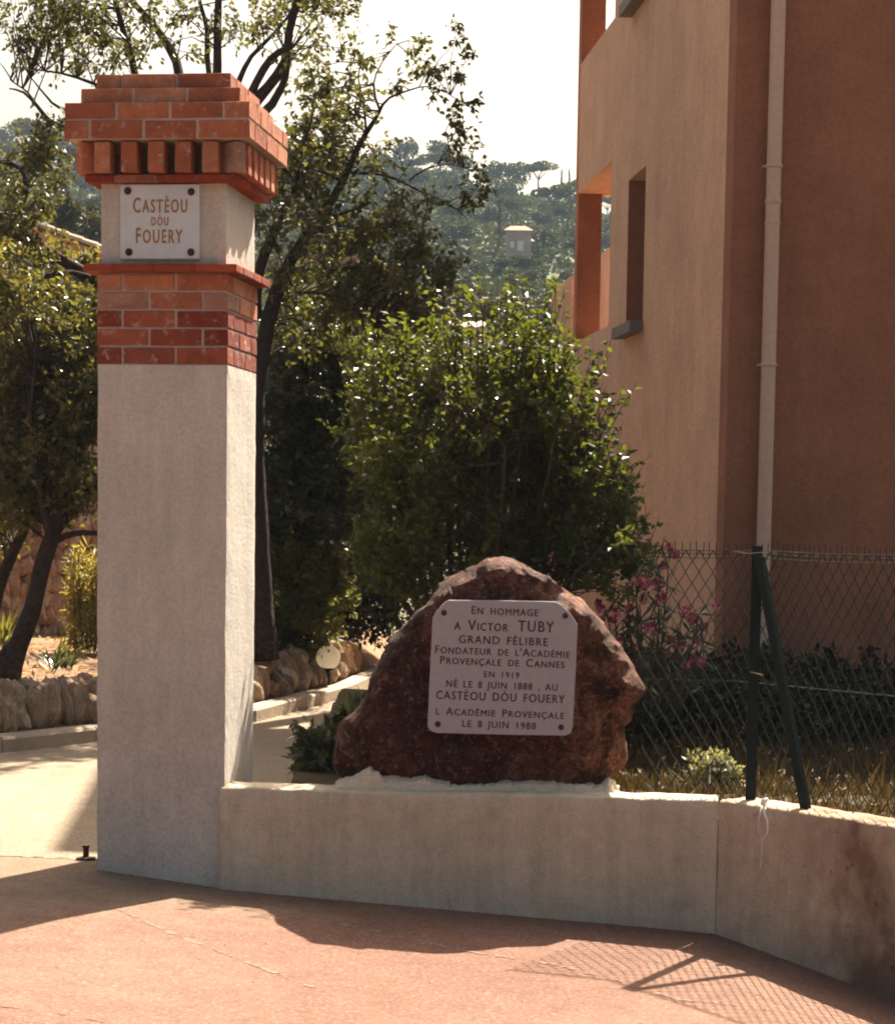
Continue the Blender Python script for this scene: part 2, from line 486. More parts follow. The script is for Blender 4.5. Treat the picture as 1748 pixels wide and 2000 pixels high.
LEAF = {
    'tree':   leaf_mat('leaf_olive_tree', (0.032, 0.040, 0.015), (0.064, 0.072, 0.028), (0.13, 0.125, 0.045), 0.36, 0.40, 0.4),
    'dark':   leaf_mat('leaf_dark', (0.012, 0.018, 0.007), (0.032, 0.042, 0.014), (0.10, 0.11, 0.035), 0.3, 0.30, 0.6),
    'oak':    leaf_mat('leaf_oak', (0.03, 0.034, 0.011), (0.075, 0.08, 0.024), (0.18, 0.16, 0.05), 0.4, 0.32, 0.6),
    'bush':   leaf_mat('leaf_bush', (0.014, 0.028, 0.007), (0.036, 0.058, 0.012), (0.10, 0.115, 0.020), 0.44, 0.38, 0.4),
    'yellow': leaf_mat('leaf_yellow_green', (0.06, 0.07, 0.02), (0.11, 0.12, 0.035), (0.20, 0.19, 0.06), 0.4, 0.4, 0.4),
    'bamboo': leaf_mat('leaf_bamboo', (0.14, 0.12, 0.03), (0.24, 0.20, 0.05), (0.34, 0.27, 0.08), 0.4, 0.5, 0.3),
    'cream':  leaf_mat('leaf_variegated', (0.06, 0.09, 0.03), (0.25, 0.27, 0.14), (0.55, 0.52, 0.36), 0.2, 0.35, 0.5),
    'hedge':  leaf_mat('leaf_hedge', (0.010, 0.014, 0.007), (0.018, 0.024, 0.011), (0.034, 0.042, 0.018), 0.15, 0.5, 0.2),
    'ole':    leaf_mat('leaf_oleander', (0.018, 0.030, 0.014), (0.03, 0.05, 0.022), (0.05, 0.075, 0.03), 0.2, 0.4, 0.4),
    'pink':   leaf_mat('petal_pink', (0.26, 0.03, 0.06), (0.42, 0.06, 0.11), (0.62, 0.22, 0.26), 0.25, 0.6, 0.2, (0.5, 0.1, 0.16)),
    'white':  leaf_mat('petal_pale', (0.35, 0.16, 0.12), (0.45, 0.25, 0.2), (0.6, 0.45, 0.36), 0.3, 0.6, 0.2, (0.8, 0.7, 0.6)),
    'grass':  leaf_mat('grass_blade', (0.02, 0.030, 0.010), (0.045, 0.05, 0.016), (0.13, 0.075, 0.035), 0.18, 0.6, 0.2),
    'hill':   leaf_mat('hill_foliage', (0.022, 0.034, 0.014), (0.038, 0.052, 0.022), (0.065, 0.078, 0.032), 0.15, 0.7, 0.1),
    'hill2':  leaf_mat('hill_pine_foliage', (0.018, 0.026, 0.011), (0.030, 0.040, 0.017), (0.05, 0.062, 0.025), 0.2, 0.7, 0.1),
    'ridge':  leaf_mat('ridge_foliage', (0.020, 0.022, 0.010), (0.040, 0.040, 0.017), (0.075, 0.070, 0.028), 0.2, 0.6, 0.2),
    'dry':    leaf_mat('dry_leaf', (0.14, 0.08, 0.035), (0.24, 0.14, 0.06), (0.32, 0.2, 0.09), 0.3, 0.7, 0.2),
}

# ================================================================== GROUND
def foot(x):
    return float(np.interp(x, [-6, -3, -1.5, -0.96, 1.165, 1.8, 3.0, 6.0], [0.05, 0.02, -0.03, -0.09, -0.22, -0.33, -0.52, -0.9]))
def sm(t): t = max(0.0, min(1.0, t)); return t * t * (3 - 2 * t)
def gz(x, y):
    return foot(x) * (1 - sm((y - 9.9) / 3.0))

BX = 9.62   # line between pavement and driveway
def sheet(name, mat, xs, ys, fz, kind='structure', skirt=None, smooth=True):
    nx, ny = len(xs), len(ys)
    V = np.array([(x, y, fz(x, y)) for y in ys for x in xs])
    Fc = [(j * nx + i, j * nx + i + 1, (j + 1) * nx + i + 1, (j + 1) * nx + i) for j in range(ny - 1) for i in range(nx - 1)]
    o = np_mesh(name, V, np.array(Fc), mat, None, smooth)
    return tag(o, kind=kind)

pav = sheet('pavement', MAT['pavement'], np.linspace(-9, 9, 121), np.linspace(-3, BX, 90), gz)
drv = sheet('driveway', MAT['driveway'], np.linspace(-14, 9, 130), np.linspace(BX + 0.012, 30, 150), gz)
# far terrain, one sheet to beyond the hill
def hill_top(x):
    # skyline height of the ground at y = 300
    px = 874 + x / 300 * 4200
    py = np.interp(px, [-600, 0, 190, 400, 600, 780, 950, 1050, 1120, 1180, 1300, 2400], [310, 310, 335, 325, 330, 350, 388, 402, 408, 436, 480, 640])
    return 1.57 + (1000 - py) / 4200 * 300
def tz(x, y):
    base = np.interp(y, [15, 24, 40, 80, 110, 150], [-0.25, -0.2, 0.9, 4.5, 8.0, 15.0])
    if y > 110:
        t = (y - 110) / 190
        h = 8.0 + (hill_top(x * 300 / max(y, 1)) - 8.0) * min(1.15, t ** 0.92)
        if y > 300: h = hill_top(x * 300 / y) + (y - 300) * 0.02
        base = h
        base += 1.6 * mnoise.noise(Vector((x * 0.02, y * 0.02, 3))) * min(1, (y - 110) / 60) * (1 if y < 280 else max(0, (320 - y) / 40))
    elif y > 30:
        base += 0.5 * mnoise.noise(Vector((x * 0.05, y * 0.05, 1)))
    return base
ys = np.concatenate([np.linspace(-30, 14, 6), np.linspace(16, 60, 24), np.linspace(64, 330, 110), np.linspace(345, 420, 5)])
xs = np.concatenate([np.linspace(-400, -130, 8), np.linspace(-120, 120, 100), np.linspace(130, 400, 8)])
def far(x, y):
    return tz(x, y) if y > 14 else -1.2
ter = sheet('hillside', MAT['terrain'], xs, ys, far)

# pale scuffs and joints on the pavement
def strip(name, pts, w, mat, lift=0.0025):
    mb = MB(); P = []
    for a, b in zip(pts[:-1], pts[1:]):
        for t in np.linspace(0, 1, 25)[:-1]: P.append((a[0] + (b[0] - a[0]) * t, a[1] + (b[1] - a[1]) * t))
    P.append(pts[-1])
    W3 = []
    for i, (px, py) in enumerate(P):
        z = -0.1
        for _ in range(4):
            g = G(px, py, z); z = gz(g.x, g.y)
        g.z = z + lift; W3.append(g)
    for i, g in enumerate(W3):
        t = (W3[min(i + 1, len(W3) - 1)] - W3[max(i - 1, 0)]); t.z = 0; t.normalize()
        n_ = Vector((-t.y, t.x, 0)); ww = w * random.uniform(0.15, 1.3)
        off = n_ * random.uniform(-w, w) * 0.5
        mb.v += [tuple(g + off + n_ * ww), tuple(g + off - n_ * ww)]
        if i and mnoise.noise(Vector((i * .23, w * 900, 0))) > -.12: k = 2 * i; mb.f.append((k - 2, k - 1, k + 1, k))
    return tag(mb.build(name, mat), kind='structure')
strip('pavement_scuff', [(225, 1775), (330, 1822), (480, 1880), (610, 1930)], 0.012, MAT['scuff'])
strip('pavement_scuff', [(530, 1785), (700, 1812), (900, 1858), (1080, 1885), (1200, 1915), (1330, 1955), (1440, 1965)], 0.013, MAT['scuff'])
strip('pavement_joint', [(-60, 1672), (60, 1674), (180, 1678)], 0.008, MAT['crack'])
strip('pavement_joint', [(-40, 1963), (90, 1976), (210, 1999), (300, 2030)], 0.006, MAT['crack'])

# right-hand garden bed behind the wall
def rg(x, y):
    return 0.27 + 0.05 * mnoise.noise(Vector((x * 2, y * 2, 0))) + (0.05 if y > 12 else 0)
WALL_H = 0.362
PA = G(443, 1538, WALL_H); PB = G(1404, 1562, WALL_H); PC = G(1748, 1615, WALL_H)
dBC = (PC - PB).normalized()
PD = PB + dBC * 3.2
nAB = Vector((-(PB - PA).y, (PB - PA).x, 0)).normalized()
nBC = Vector((-dBC.y, dBC.x, 0)).normalized()
TH = 0.21
def wall_back(x):
    if x < PB.x: return PA.y + (PB.y - PA.y) * (x - PA.x) / (PB.x - PA.x) + TH - 0.03
    return PB.y + dBC.y / dBC.x * (x - PB.x) + TH - 0.03
mb = MB()
xs = np.linspace(-0.74, 4.2, 60); n0 = 0
NR = 40
for i, x in enumerate(xs):
    y0 = wall_back(x); y1 = 15.0
    for j in range(NR):
        y = y0 + (y1 - y0) * j / (NR - 1)
        mb.v.append((x, y, rg(x, y)))
for i in range(len(xs) - 1):
    for j in range(NR - 1):
        a = i * NR + j; mb.f.append((a, a + NR, a + NR + 1, a + 1))
n = len(mb.v)
for j in range(NR):      # edge towards the driveway
    y = wall_back(xs[0]) + (15.0 - wall_back(xs[0])) * j / (NR - 1); mb.v.append((xs[0], y, -0.5))
for j in range(NR - 1): mb.f.append((j, j + 1, n + j + 1, n + j))
n = len(mb.v)
for i in range(len(xs)): mb.v.append((xs[i], 15.0, -0.5))
for i in range(len(xs) - 1): mb.f.append((i * NR + NR - 1, (i + 1) * NR + NR - 1, n + i + 1, n + i))
tag(mb.build('garden_bed', MAT['garden_soil'], smooth=False), kind='structure')

# left garden bed beyond the kerb
KL = [Vector((-6.5, 7.75, 0)), Vector((-2.82, 13.57, 0)), Vector((-2.34, 14.3, 0)), Vector((-1.41, 15.8, 0)), Vector((-0.82, 18.1, 0)), Vector((-0.45, 21.0, 0)), Vector((-0.35, 25.0, 0))]
def kpath(step):
    out = []
    for a, b in zip(KL[:-1], KL[1:]):
        n_ = max(1, int((b - a).length / step))
        for i in range(n_): out.append(a.lerp(b, i / n_))
    out.append(KL[-1]); return out
kp = kpath(0.4)
def knorm(i, P):
    t = P[min(i + 1, len(P) - 1)] - P[max(0, i - 1)]; return Vector((-t.y, t.x, 0)).normalized()
mb = MB(); cols = 22
for i, p in enumerate(kp):
    n_ = knorm(i, kp)
    for j in range(cols):
        d = 0.16 + (j / (cols - 1)) ** 1.3 * 9.0
        q = p + n_ * d
        z = 0.02 + 0.30 * sm((d - 0.2) / 0.3) + 0.035 * max(0, d - 1) + 0.03 * mnoise.noise(q * 3)
        mb.v.append((q.x, q.y, z))
for i in range(len(kp) - 1):
    for j in range(cols - 1):
        a = i * cols + j; mb.f.append((a, a + cols, a + cols + 1, a + 1))
tag(mb.build('garden_soil', MAT['soil']), kind='structure')
def left_z(p):
    # height of the left bed under p (nearest kerb distance)
    best = 9
    for a, b in zip(KL[:-1], KL[1:]):
        ab = b - a; t = max(0, min(1, (p - a).dot(ab) / ab.dot(ab)))
        q = a + ab * t; best = min(best, math.hypot(p.x - q.x, p.y - q.y))
    d = best
    return 0.02 + 0.30 * sm((d - 0.2) / 0.3) + 0.035 * max(0, d - 1)

# kerb: separate kerb stones
kerb = thing('kerb', None, None); kerb['kind'] = 'structure'
kl = kpath(0.92)
for i, (a, b) in enumerate(zip(kl[:-1], kl[1:])):
    t = (b - a).normalized(); n_ = Vector((-t.y, t.x, 0))
    mb = MB(); a2 = a + t * 0.006; b2 = b - t * 0.006
    prof = [(0.0, -0.3), (0.0, 0.085), (0.015, 0.10), (0.14, 0.105), (0.15, -0.3)]
    k = len(prof)
    for e in (a2, b2):
        for (o_, z) in prof: mb.v.append(tuple(e + n_ * o_ + Vector((0, 0, z + random.uniform(-.004, .004)))))
    mb.f += [tuple(range(k)), tuple(range(2 * k - 1, k - 1, -1))] + [(j, (j + 1) % k, (j + 1) % k + k, j + k) for j in range(k)]
    mb.build('kerb_stone', MAT['kerb'], kerb)

# ================================================================== irregular stones
def rock_mesh(name, seed, sx, sy, sz, sub=2, amp=0.25, freq=1.6):
    bm = bmesh.new()
    bmesh.ops.create_icosphere(bm, subdivisions=sub, radius=1.0)
    off = Vector((seed * 7.3, seed * 3.1, seed))
    for v in bm.verts:
        c = v.co.copy()
        m_ = max(abs(c.x), abs(c.y), abs(c.z))
        c = c.lerp(c / m_ * 0.85, 0.55)
        d = mnoise.noise(c * freq + off) * amp + mnoise.noise(c * freq * 2.7 + off) * amp * 0.5
        c *= 1 + d
        v.co = Vector((c.x * sx, c.y * sy, c.z * sz))
    me = bpy.data.meshes.new(name); bm.to_mesh(me); bm.free()
    return me
ROCKS = [rock_mesh('edging_stone', i, 0.5, 0.5, 0.5, 2, 0.5) for i in range(9)]
for r_ in ROCKS: r_.materials.append(MAT['stone'])
RUB = [rock_mesh('rubble_stone', 20 + i, 0.5, 0.5, 0.5, 2, 0.5) for i in range(6)]
for r_ in RUB: r_.materials.append(MAT['rubble'])

edg = thing('stone_edging', 'low dry stone edging of rough pale rocks standing behind the driveway kerb', 'stone edging', (-2.3, 14.6, 0.1))
Minv = thing_matrix(edg).inverted()
kl = kpath(0.062); cnt = 0
for i, p in enumerate(kl):
    if p.y < 12.5 or p.y > 19.5: continue
    n_ = knorm(i, kl)
    for row in range(2):
        w = random.uniform(0.05, 0.115); h = random.uniform(0.14, 0.31) if row == 0 else random.uniform(0.12, 0.2)
        d = random.uniform(0.22, 0.29) if row == 0 else random.uniform(0.3, 0.42)
        q = p + n_ * d + Vector((random.uniform(-.03, .03), random.uniform(-.03, .03), 0))
        lp = W(641, 1284, 18.0)
        if math.hypot(q.x - lp.x, q.y - lp.y) < 0.24 and row == 1: continue
        if math.hypot(q.x - lp.x, q.y - lp.y) < 0.24: h = min(h, .17)
        z = 0.10 + h * 0.42 if row == 0 else 0.30 + h * 0.15
        if cnt >= 290: break
        o = bpy.data.objects.new('edging_stone', random.choice(ROCKS)); COL.objects.link(o)
        o.parent = edg; o.matrix_parent_inverse = Minv
        o.location = (q.x, q.y, z)
        o.scale = (w * 1.05, random.uniform(.12, .2), h * 1.1)
        o.rotation_euler = (random.uniform(-.35, .35), random.uniform(-.35, .35), math.atan2(n_.y, n_.x) - 1.57 + random.uniform(-.5, .5))
        cnt += 1

# rough stone retaining wall at the back of the left garden
rw = thing('rubble_wall', 'rough sunlit brown rubble retaining wall at the back of the left garden', 'stone wall', (-3.6, 19.4, 0.4))
Minv = thing_matrix(rw).inverted()
cnt = 0
a = Vector((-5.2, 18.6, 0)); b = Vector((-0.9, 21.8, 0)); L = (b - a).length; t = (b - a) / L; n_ = Vector((-t.y, t.x, 0))
mb = MB()
mb.add([tuple(a + n_ * .1 + Vector((0, 0, .2))), tuple(b + n_ * .1 + Vector((0, 0, .2))), tuple(b + n_ * .25 + Vector((0, 0, 1.62))), tuple(a + n_ * .25 + Vector((0, 0, 1.62))),
        tuple(a + n_ * .6 + Vector((0, 0, .2))), tuple(b + n_ * .6 + Vector((0, 0, .2))), tuple(b + n_ * .6 + Vector((0, 0, 1.62))), tuple(a + n_ * .6 + Vector((0, 0, 1.62)))],
       [(0, 1, 2, 3), (5, 4, 7, 6), (3, 2, 6, 7), (4, 0, 3, 7), (1, 5, 6, 2)])
mb.build('wall_core', MAT['rubble'], rw)
s = 0.0
z = 0.33
while z < 1.62:
    h = random.uniform(0.13, 0.19); s = 0.95 + random.uniform(0, .1)
    while s < 2.75 and cnt < 298:
        w = random.uniform(0.06, 0.13)
        o = bpy.data.objects.new('rubble_stone', random.choice(RUB)); COL.objects.link(o)
        o.parent = rw; o.matrix_parent_inverse = Minv
        q = a + t * (s + w / 2) + n_ * (0.06 + 0.12 * (z - .3))
        o.location = (q.x, q.y, z + h / 2 + random.uniform(-.04, .04)); o.scale = (w * 1.3, random.uniform(.16, .32), h * random.uniform(1.0, 1.7))
        o.rotation_euler = (random.uniform(-.2, .2), random.uniform(-.25, .25), math.atan2(t.y, t.x) + random.uniform(-.3, .3))
        s += w * 0.95; cnt += 1
    z += h * 0.92

# ================================================================== GATE PILLAR
TH_P = R(7.2)
PW = 0.576
CX = W(443, 1000, 9.30)          # right front corner of the shaft
ex = Vector((math.cos(TH_P), -math.sin(TH_P), 0)); ey = Vector((math.sin(TH_P), math.cos(TH_P), 0))
ctr = Vector((CX.x, CX.y, 0)) - ex * PW / 2 + ey * PW / 2
pil = thing('gate_pillar', 'tall white rendered gate pillar with red brick band and corbelled brick cap', 'gate pillar', (ctr.x, ctr.y, -0.1), -TH_P)
def pz(py): return W(443, py, 9.30).z + 0.1     # local z
def local_parent(o): o.parent = pil; return o

def rough_box(w, d, z0, z1, seg=0.05, amp=0.0018, nm=0):
    """box with lightly uneven faces, separate vertices on a grid"""
    bm = bmesh.new()
    bmesh.ops.create_cube(bm, size=1)
    for v in bm.verts: v.co = Vector((v.co.x * w, v.co.y * d, z0 + (v.co.z + .5) * (z1 - z0)))
    for ax, length in ((0, w), (1, d), (2, z1 - z0)):
        k = int(length / seg)
        ed = [e for e in bm.edges if abs((e.verts[0].co - e.verts[1].co)[ax]) > length * .9]
        if k > 1: bmesh.ops.subdivide_edges(bm, edges=ed, cuts=k, use_grid_fill=True)
    for v in bm.verts:
        c = v.co
        e_ = (abs(abs(c.x) - w / 2) < 1e-4) + (abs(abs(c.y) - d / 2) < 1e-4) + (abs(c.z - z0) < 1e-4 or abs(c.z - z1) < 1e-4)
        nn = Vector((mnoise.noise(c * 5 + Vector((nm, 0, 0))), mnoise.noise(c * 5 + Vector((9, nm, 0))), 0)) * amp * 1.5
        n2 = Vector((mnoise.noise(c * 22 + Vector((nm, 3, 0))), mnoise.noise(c * 22 + Vector((2, nm, 8))), 0)) * amp * (1.4 if e_ > 1 else .3)
        v.co = c + nn + n2
        if e_ > 1:
            v.co.x *= 1 - 0.004 / w; v.co.y *= 1 - 0.004 / d
    bmesh.ops.recalc_face_normals(bm, faces=bm.faces)
    me = bpy.data.meshes.new('rough'); bm.to_mesh(me); bm.free()
    return me
Z_BAND0 = pz(713); Z_LEDGE0 = pz(533); Z_LEDGE1 = pz(516); Z_SLAB0 = pz(357); Z_DENT0 = pz(341); Z_C1 = pz(279); Z_TOP = pz(140)
me = rough_box(PW, PW, -0.3, Z_BAND0); o = link('shaft', me, pil, MAT['pillar'])
me = rough_box(PW - 0.02, PW - 0.02, Z_LEDGE1, Z_SLAB0, nm=5); o = link('upper_shaft', me, pil, MAT['pillar'])
core = MB()
core.box(-PW / 2 + .007, PW / 2 - .007, -PW / 2 + .007, PW / 2 - .007, Z_BAND0, Z_LEDGE0)
# bricks
def brick_mesh(l, d, h, seed):
    rnd = random.Random(seed)
    bm = bmesh.new(); bmesh.ops.create_cube(bm, size=1)
    for v in bm.verts:
        v.co = Vector((v.co.x * l + rnd.uniform(-.0015, .0015), v.co.y * d + rnd.uniform(-.0012, .0012), v.co.z * h + rnd.uniform(-.0015, .0015)))
    bmesh.ops.bevel(bm, geom=list(bm.edges), offset=0.0028, segments=1, affect='EDGES')
    me = bpy.data.meshes.new('brick'); bm.to_mesh(me); bm.free(); return me
BC = {}
def brick(l, d, h, mat, x, y, z, rz, label=None, name='brick'):
    key = (round(l, 3), round(d, 3), round(h, 3), mat, random.randrange(3))
    if key not in BC:
        BC[key] = brick_mesh(l, d, h, hash(key[:3]) % 1000 + key[4]); BC[key].materials.append(MAT[mat])
    o = bpy.data.objects.new(name, BC[key]); COL.objects.link(o); o.parent = pil
    o.location = (x, y, z); o.rotation_euler = (random.uniform(-.004, .004), random.uniform(-.004, .004), rz + random.uniform(-.004, .004))
    if label: o['label'] = label
    return o
BD = 0.105; J = 0.012
def course(L, z0, z1, pattern, mat, jit=0.0018):
    """one ring of bricks; pattern 'R' header at left of each face, 'L' header at the right, 'E' three across the front"""
    h = z1 - z0 - J * 0.8; zc = (z0 + z1) / 2
    for side in range(4):
        a = side * math.pi / 2
        def put(xc, l):
            y = -L / 2 + BD / 2 + random.uniform(-jit, jit)
            x_, y_ = xc * math.cos(a) - y * math.sin(a), xc * math.sin(a) + y * math.cos(a)
            brick(l, BD, h, mat, x_, y_, zc, a)
        if pattern in 'RL':
            run = L - BD - J; n_ = max(1, round(run / 0.23)); l = (run - (n_ - 1) * J) / n_
            for k in range(n_):
                xc = -L / 2 + BD + J + l / 2 + k * (l + J)
                put(xc if pattern == 'R' else -xc, l)
        else:
            if side % 2 == 0:
                l = (L - 2 * J) / 3
                for k in range(3): put(-L / 2 + l / 2 + k * (l + J), l)
            else:
                run = L - 2 * BD - 2 * J; l = (run - J) / 2
                for k in range(2): put(-run / 2 + l / 2 + k * (l + J), l)
ch = (Z_LEDGE0 - Z_BAND0) / 5
for i in range(5):
    course(PW, Z_BAND0 + i * ch, Z_BAND0 + (i + 1) * ch, 'RLRLR'[i], 'brick_red' if i < 3 else 'brick_orange')
# ledge of thin tiles
def tile_ring(L, z0, z1, mat, n_=3):
    h = z1 - z0
    for side in range(4):
        a = side * math.pi / 2
        run = L - 0.13 - 0.004; l = run / n_ - 0.004
        for k in range(n_):
            xc = -L / 2 + 0.134 + l / 2 + k * (l + 0.004); y = -L / 2 + 0.065
            brick(l, 0.13, h, mat, xc * math.cos(a) - y * math.sin(a), xc * math.sin(a) + y * math.cos(a), (z0 + z1) / 2, a, name='ledge_tile')
LG = PW + 0.10
tile_ring(LG, Z_LEDGE0 + .002, Z_LEDGE1 - .002, 'brick_dark')
core.box(-LG / 2 + .01, LG / 2 - .01, -LG / 2 + .01, LG / 2 - .01, Z_LEDGE0 + .005, Z_LEDGE1 - .005)
SL = PW + 0.09
tile_ring(SL, Z_SLAB0, Z_DENT0 - .002, 'brick_dark')
core.box(-SL / 2 + .008, SL / 2 - .008, -SL / 2 + .008, SL / 2 - .008, Z_SLAB0 + .003, Z_DENT0 - .004)
DI = PW - 0.26
core.box(-DI / 2, DI / 2, -DI / 2, DI / 2, Z_DENT0 - .004, Z_C1 + .004)
# dentils: upright bricks with dark gaps, one set diagonally on each corner
DL = PW + 0.165
dw = 0.069; dg = 0.0485; dh = Z_C1 - Z_DENT0 - 0.006
for side in range(4):
    a = side * math.pi / 2
    for k in range(5):
        xc = (k - 2) * (dw + dg) - 0.01; y = -DL / 2 + 0.055
        brick(dw, 0.11, dh, 'brick_orange', xc * math.cos(a) - y * math.sin(a), xc * math.sin(a) + y * math.cos(a), (Z_DENT0 + Z_C1) / 2, a, name='dentil_brick')
    a2 = a + math.pi / 4
    rr = DL / 2 * math.sqrt(2) - 0.058 - 0.028
    brick(0.116, 0.056, dh, 'brick_orange', -math.sin(a2) * -rr * -1, math.cos(a2) * -rr, (Z_DENT0 + Z_C1) / 2, a2, name='corner_dentil_brick')
h1 = pz(239) - Z_C1
CL = 0.80
course(CL, Z_C1, pz(240), 'R', 'brick_orange'); course(CL, pz(240), pz(205), 'L', 'brick_orange')
course(0.69, pz(205), pz(172.5), 'E', 'brick_orange'); course(PW + .01, pz(172.5), Z_TOP, 'R', 'brick_orange')
core.box(-CL / 2 + .006, CL / 2 - .006, -CL / 2 + .006, CL / 2 - .006, Z_C1 + .004, pz(205) - .004)
core.box(-.345 + .006, .345 - .006, -.345 + .006, .345 - .006, pz(205) - .004, pz(172.5) - .004)
core.box(-PW / 2 + .004, PW / 2 - .004, -PW / 2 + .004, PW / 2 - .004, pz(172.5) - .004, Z_TOP - .006)
o = core.build('mortar', MAT['mortar'], pil, local=True)

# plaques ------------------------------------------------------------------
GLY = {}
def glyph(ch, bold, ext):
    key = (ch, bold, ext)
    if key in GLY: return GLY[key]
    def mk(body):
        cu = bpy.data.curves.new('text', 'FONT'); cu.body = body; cu.size = 1; cu.extrude = ext; cu.offset = bold; cu.resolution_u = 3
        ob = bpy.data.objects.new('text_tmp', cu); COL.objects.link(ob)
        me = bpy.data.meshes.new_from_object(ob.evaluated_get(bpy.context.evaluated_depsgraph_get()))
        bpy.data.objects.remove(ob); bpy.data.curves.remove(cu)
        v = [tuple(p.co) for p in me.vertices]; f = [tuple(p.vertices) for p in me.polygons]; bpy.data.meshes.remove(me)
        return v, f
    wid = lambda v: max(p[0] for p in v) - min(p[0] for p in v)
    a_ = wid(mk('H' + ch + 'H')[0]) - wid(mk('HH')[0])
    v, f = mk(ch) if ch != ' ' else ([], [])
    GLY[key] = (v, f, a_); return GLY[key]
def text_mesh(body, sc_scale=0.78, bold=0.0, space=0.06, word=1.0, ext=0.0015):
    """capitals, with lower case characters set as small capitals"""
    V = []; Fc = []; x = 0
    for ch in body:
        k = sc_scale if ch.islower() else 1.0
        v, f, adv = glyph(ch.upper(), bold, ext)
        if ch == ' ': x += adv * word; continue
        for q_, dx in enumerate((-.016, 0.0, .016)):
            n = len(V); V += [(x + dx + p[0] * k, p[1] * k + (.008 if q_ == 1 else 0), p[2] + q_ * .0001) for p in v]; Fc += [tuple(i + n for i in q) for q in f]
        x += (adv + space) * k
    me = bpy.data.meshes.new('lettering'); me.from_pydata(V, [], Fc); me.update(); return me

def set_line(me, x0, x1, zb, hcap, body_h, parent, mat, name, frame, squeeze=True):
    """fit the mesh so it spans x0..x1 with baseline zb and cap height hcap in the plaque's frame (u right, v up)"""
    co = np.empty(len(me.vertices) * 3, dtype=np.float32); me.vertices.foreach_get('co', co); co = co.reshape(-1, 3)
    xmin, xmax = co[:, 0].min(), co[:, 0].max()
    s_x = (x1 - x0) / (xmax - xmin); s_y = hcap / body_h
    u = x0 + (co[:, 0] - xmin) * s_x; v = zb + co[:, 1] * s_y; w = co[:, 2]
    out = np.empty_like(co)
    O, U, V, Nn = frame
    for k in range(3): out[:, k] = O[k] + u * U[k] + v * V[k] + w * Nn[k]
    me.vertices.foreach_set('co', out.ravel()); me.update()
    o = link(name, me, parent, mat)
    o['kind'] = 'stuff'
    return o

def dome(mb, c, nrm, up, r_, h):
    side = nrm.cross(up)
    n_ = 12; base = len(mb.v); rings = [(1, 0), (0.9, .55), (0.6, .9)]
    for fr, hh in rings:
        for k in range(n_):
            a = 2 * math.pi * k / n_; mb.v.append(tuple(c + (side * math.cos(a) + up * math.sin(a)) * r_ * fr + nrm * h * hh))
    for i in range(2):
        for k in range(n_): q = base + i * n_; mb.f.append((q + k, q + (k + 1) % n_, q + n_ + (k + 1) % n_, q + n_ + k))
    mb.v.append(tuple(c + nrm * h)); t_ = len(mb.v) - 1
    for k in range(n_): mb.f.append((base + 2 * n_ + k, base + 2 * n_ + (k + 1) % n_, t_))

def rounded(u0, u1, v0, v1, r_, n_=5):
    P = []
    for cx, cy, a0 in ((u1 - r_, v1 - r_, 0), (u0 + r_, v1 - r_, 90), (u0 + r_, v0 + r_, 180), (u1 - r_, v0 + r_, 270)):
        for k in range(n_ + 1):
            a = R(a0 + 90 * k / n_); P.append((cx + r_ * math.cos(a), cy + r_ * math.sin(a)))
    return P
def slab_mesh(poly, frame, th, bev=0.002):
    O, U, V, Nn = [Vector(q) for q in frame]
    bm = bmesh.new()
    f0 = [bm.verts.new(O + U * p[0] + V * p[1] - Nn * th) for p in poly]
    f = bm.faces.new(f0)
    r_ = bmesh.ops.extrude_face_region(bm, geom=[f])
    for v in r_['geom']:
        if isinstance(v, bmesh.types.BMVert): v.co += Nn * th
    fr = [g for g in r_['geom'] if isinstance(g, bmesh.types.BMFace)]
    bmesh.ops.bevel(bm, geom=[e for e in fr[0].edges], offset=bev, segments=1, affect='EDGES')
    bmesh.ops.recalc_face_normals(bm, faces=bm.faces)
    me = bpy.data.meshes.new('slab'); bm.to_mesh(me); bm.free(); return me

# pillar plaque, frame local to pillar: u = x, v = z, normal = -y
def pil_uv(px, py):
    # intersect the photo ray with the plaque plane, give local u, z
    d = ray(px, py); n_ = -ey; P0 = ctr - ey * ((PW - .02) / 2 + 0.022)
    t_ = (P0 - EYE).dot(n_) / d.dot(n_); q = EYE + d * t_ - Vector((ctr.x, ctr.y, -0.1))
    return q.dot(ex), q.z
def pzuv(zx, zy): return pil_uv(220 + zx / 5.827, 350 + zy / 5.827)
frame = ((0, -(PW - .02) / 2 - 0.022, 0), (1, 0, 0), (0, 0, 1), (0, -1, 0))
u0, v1 = pzuv(88, 55); u1, v0 = pzuv(985, 905)
pq = link('plaque', slab_mesh([(u0, v0), (u1, v0), (u1, v1), (u0, v1)], frame, 0.02, .002), pil, MAT['marble'])
pq['label'] = 'white marble plaque lettered CASTEOU DOU FOUERY in ochre capitals'
for zx, zy in ((172, 130), (893, 140), (185, 827), (890, 827)):
    u, v = pzuv(zx, zy); mb = MB()
    dome(mb, Vector((u, frame[0][1], v)), Vector((0, -1, 0)), Vector((0, 0, 1)), 0.0165, 0.012)
    mb.build('screw', MAT['screw'], pq, smooth=True, local=True)
fr2 = ((0, frame[0][1], 0), (1, 0, 0), (0, 0, 1), (0, -1, 0))
for body, za, zb, sc_, big in (('Castèou', (232, 375), (850, 380), .88, 165), ('DÒU', (440, 522), (636, 522), 1, 92), ('Fouery', (265, 722), (795, 722), .88, 168)):
    me = text_mesh(body, sc_, 0.012, 0.14, 1, 0.0015)
    ua, va = pzuv(*za); ub, vb = pzuv(*zb)
    hcap = big / 5.827 / 4200 * 9.3
    bh = 0.70
    set_line(me, ua, ub, va, hcap, bh, pq, MAT['letter_gold'], 'lettering', fr2)

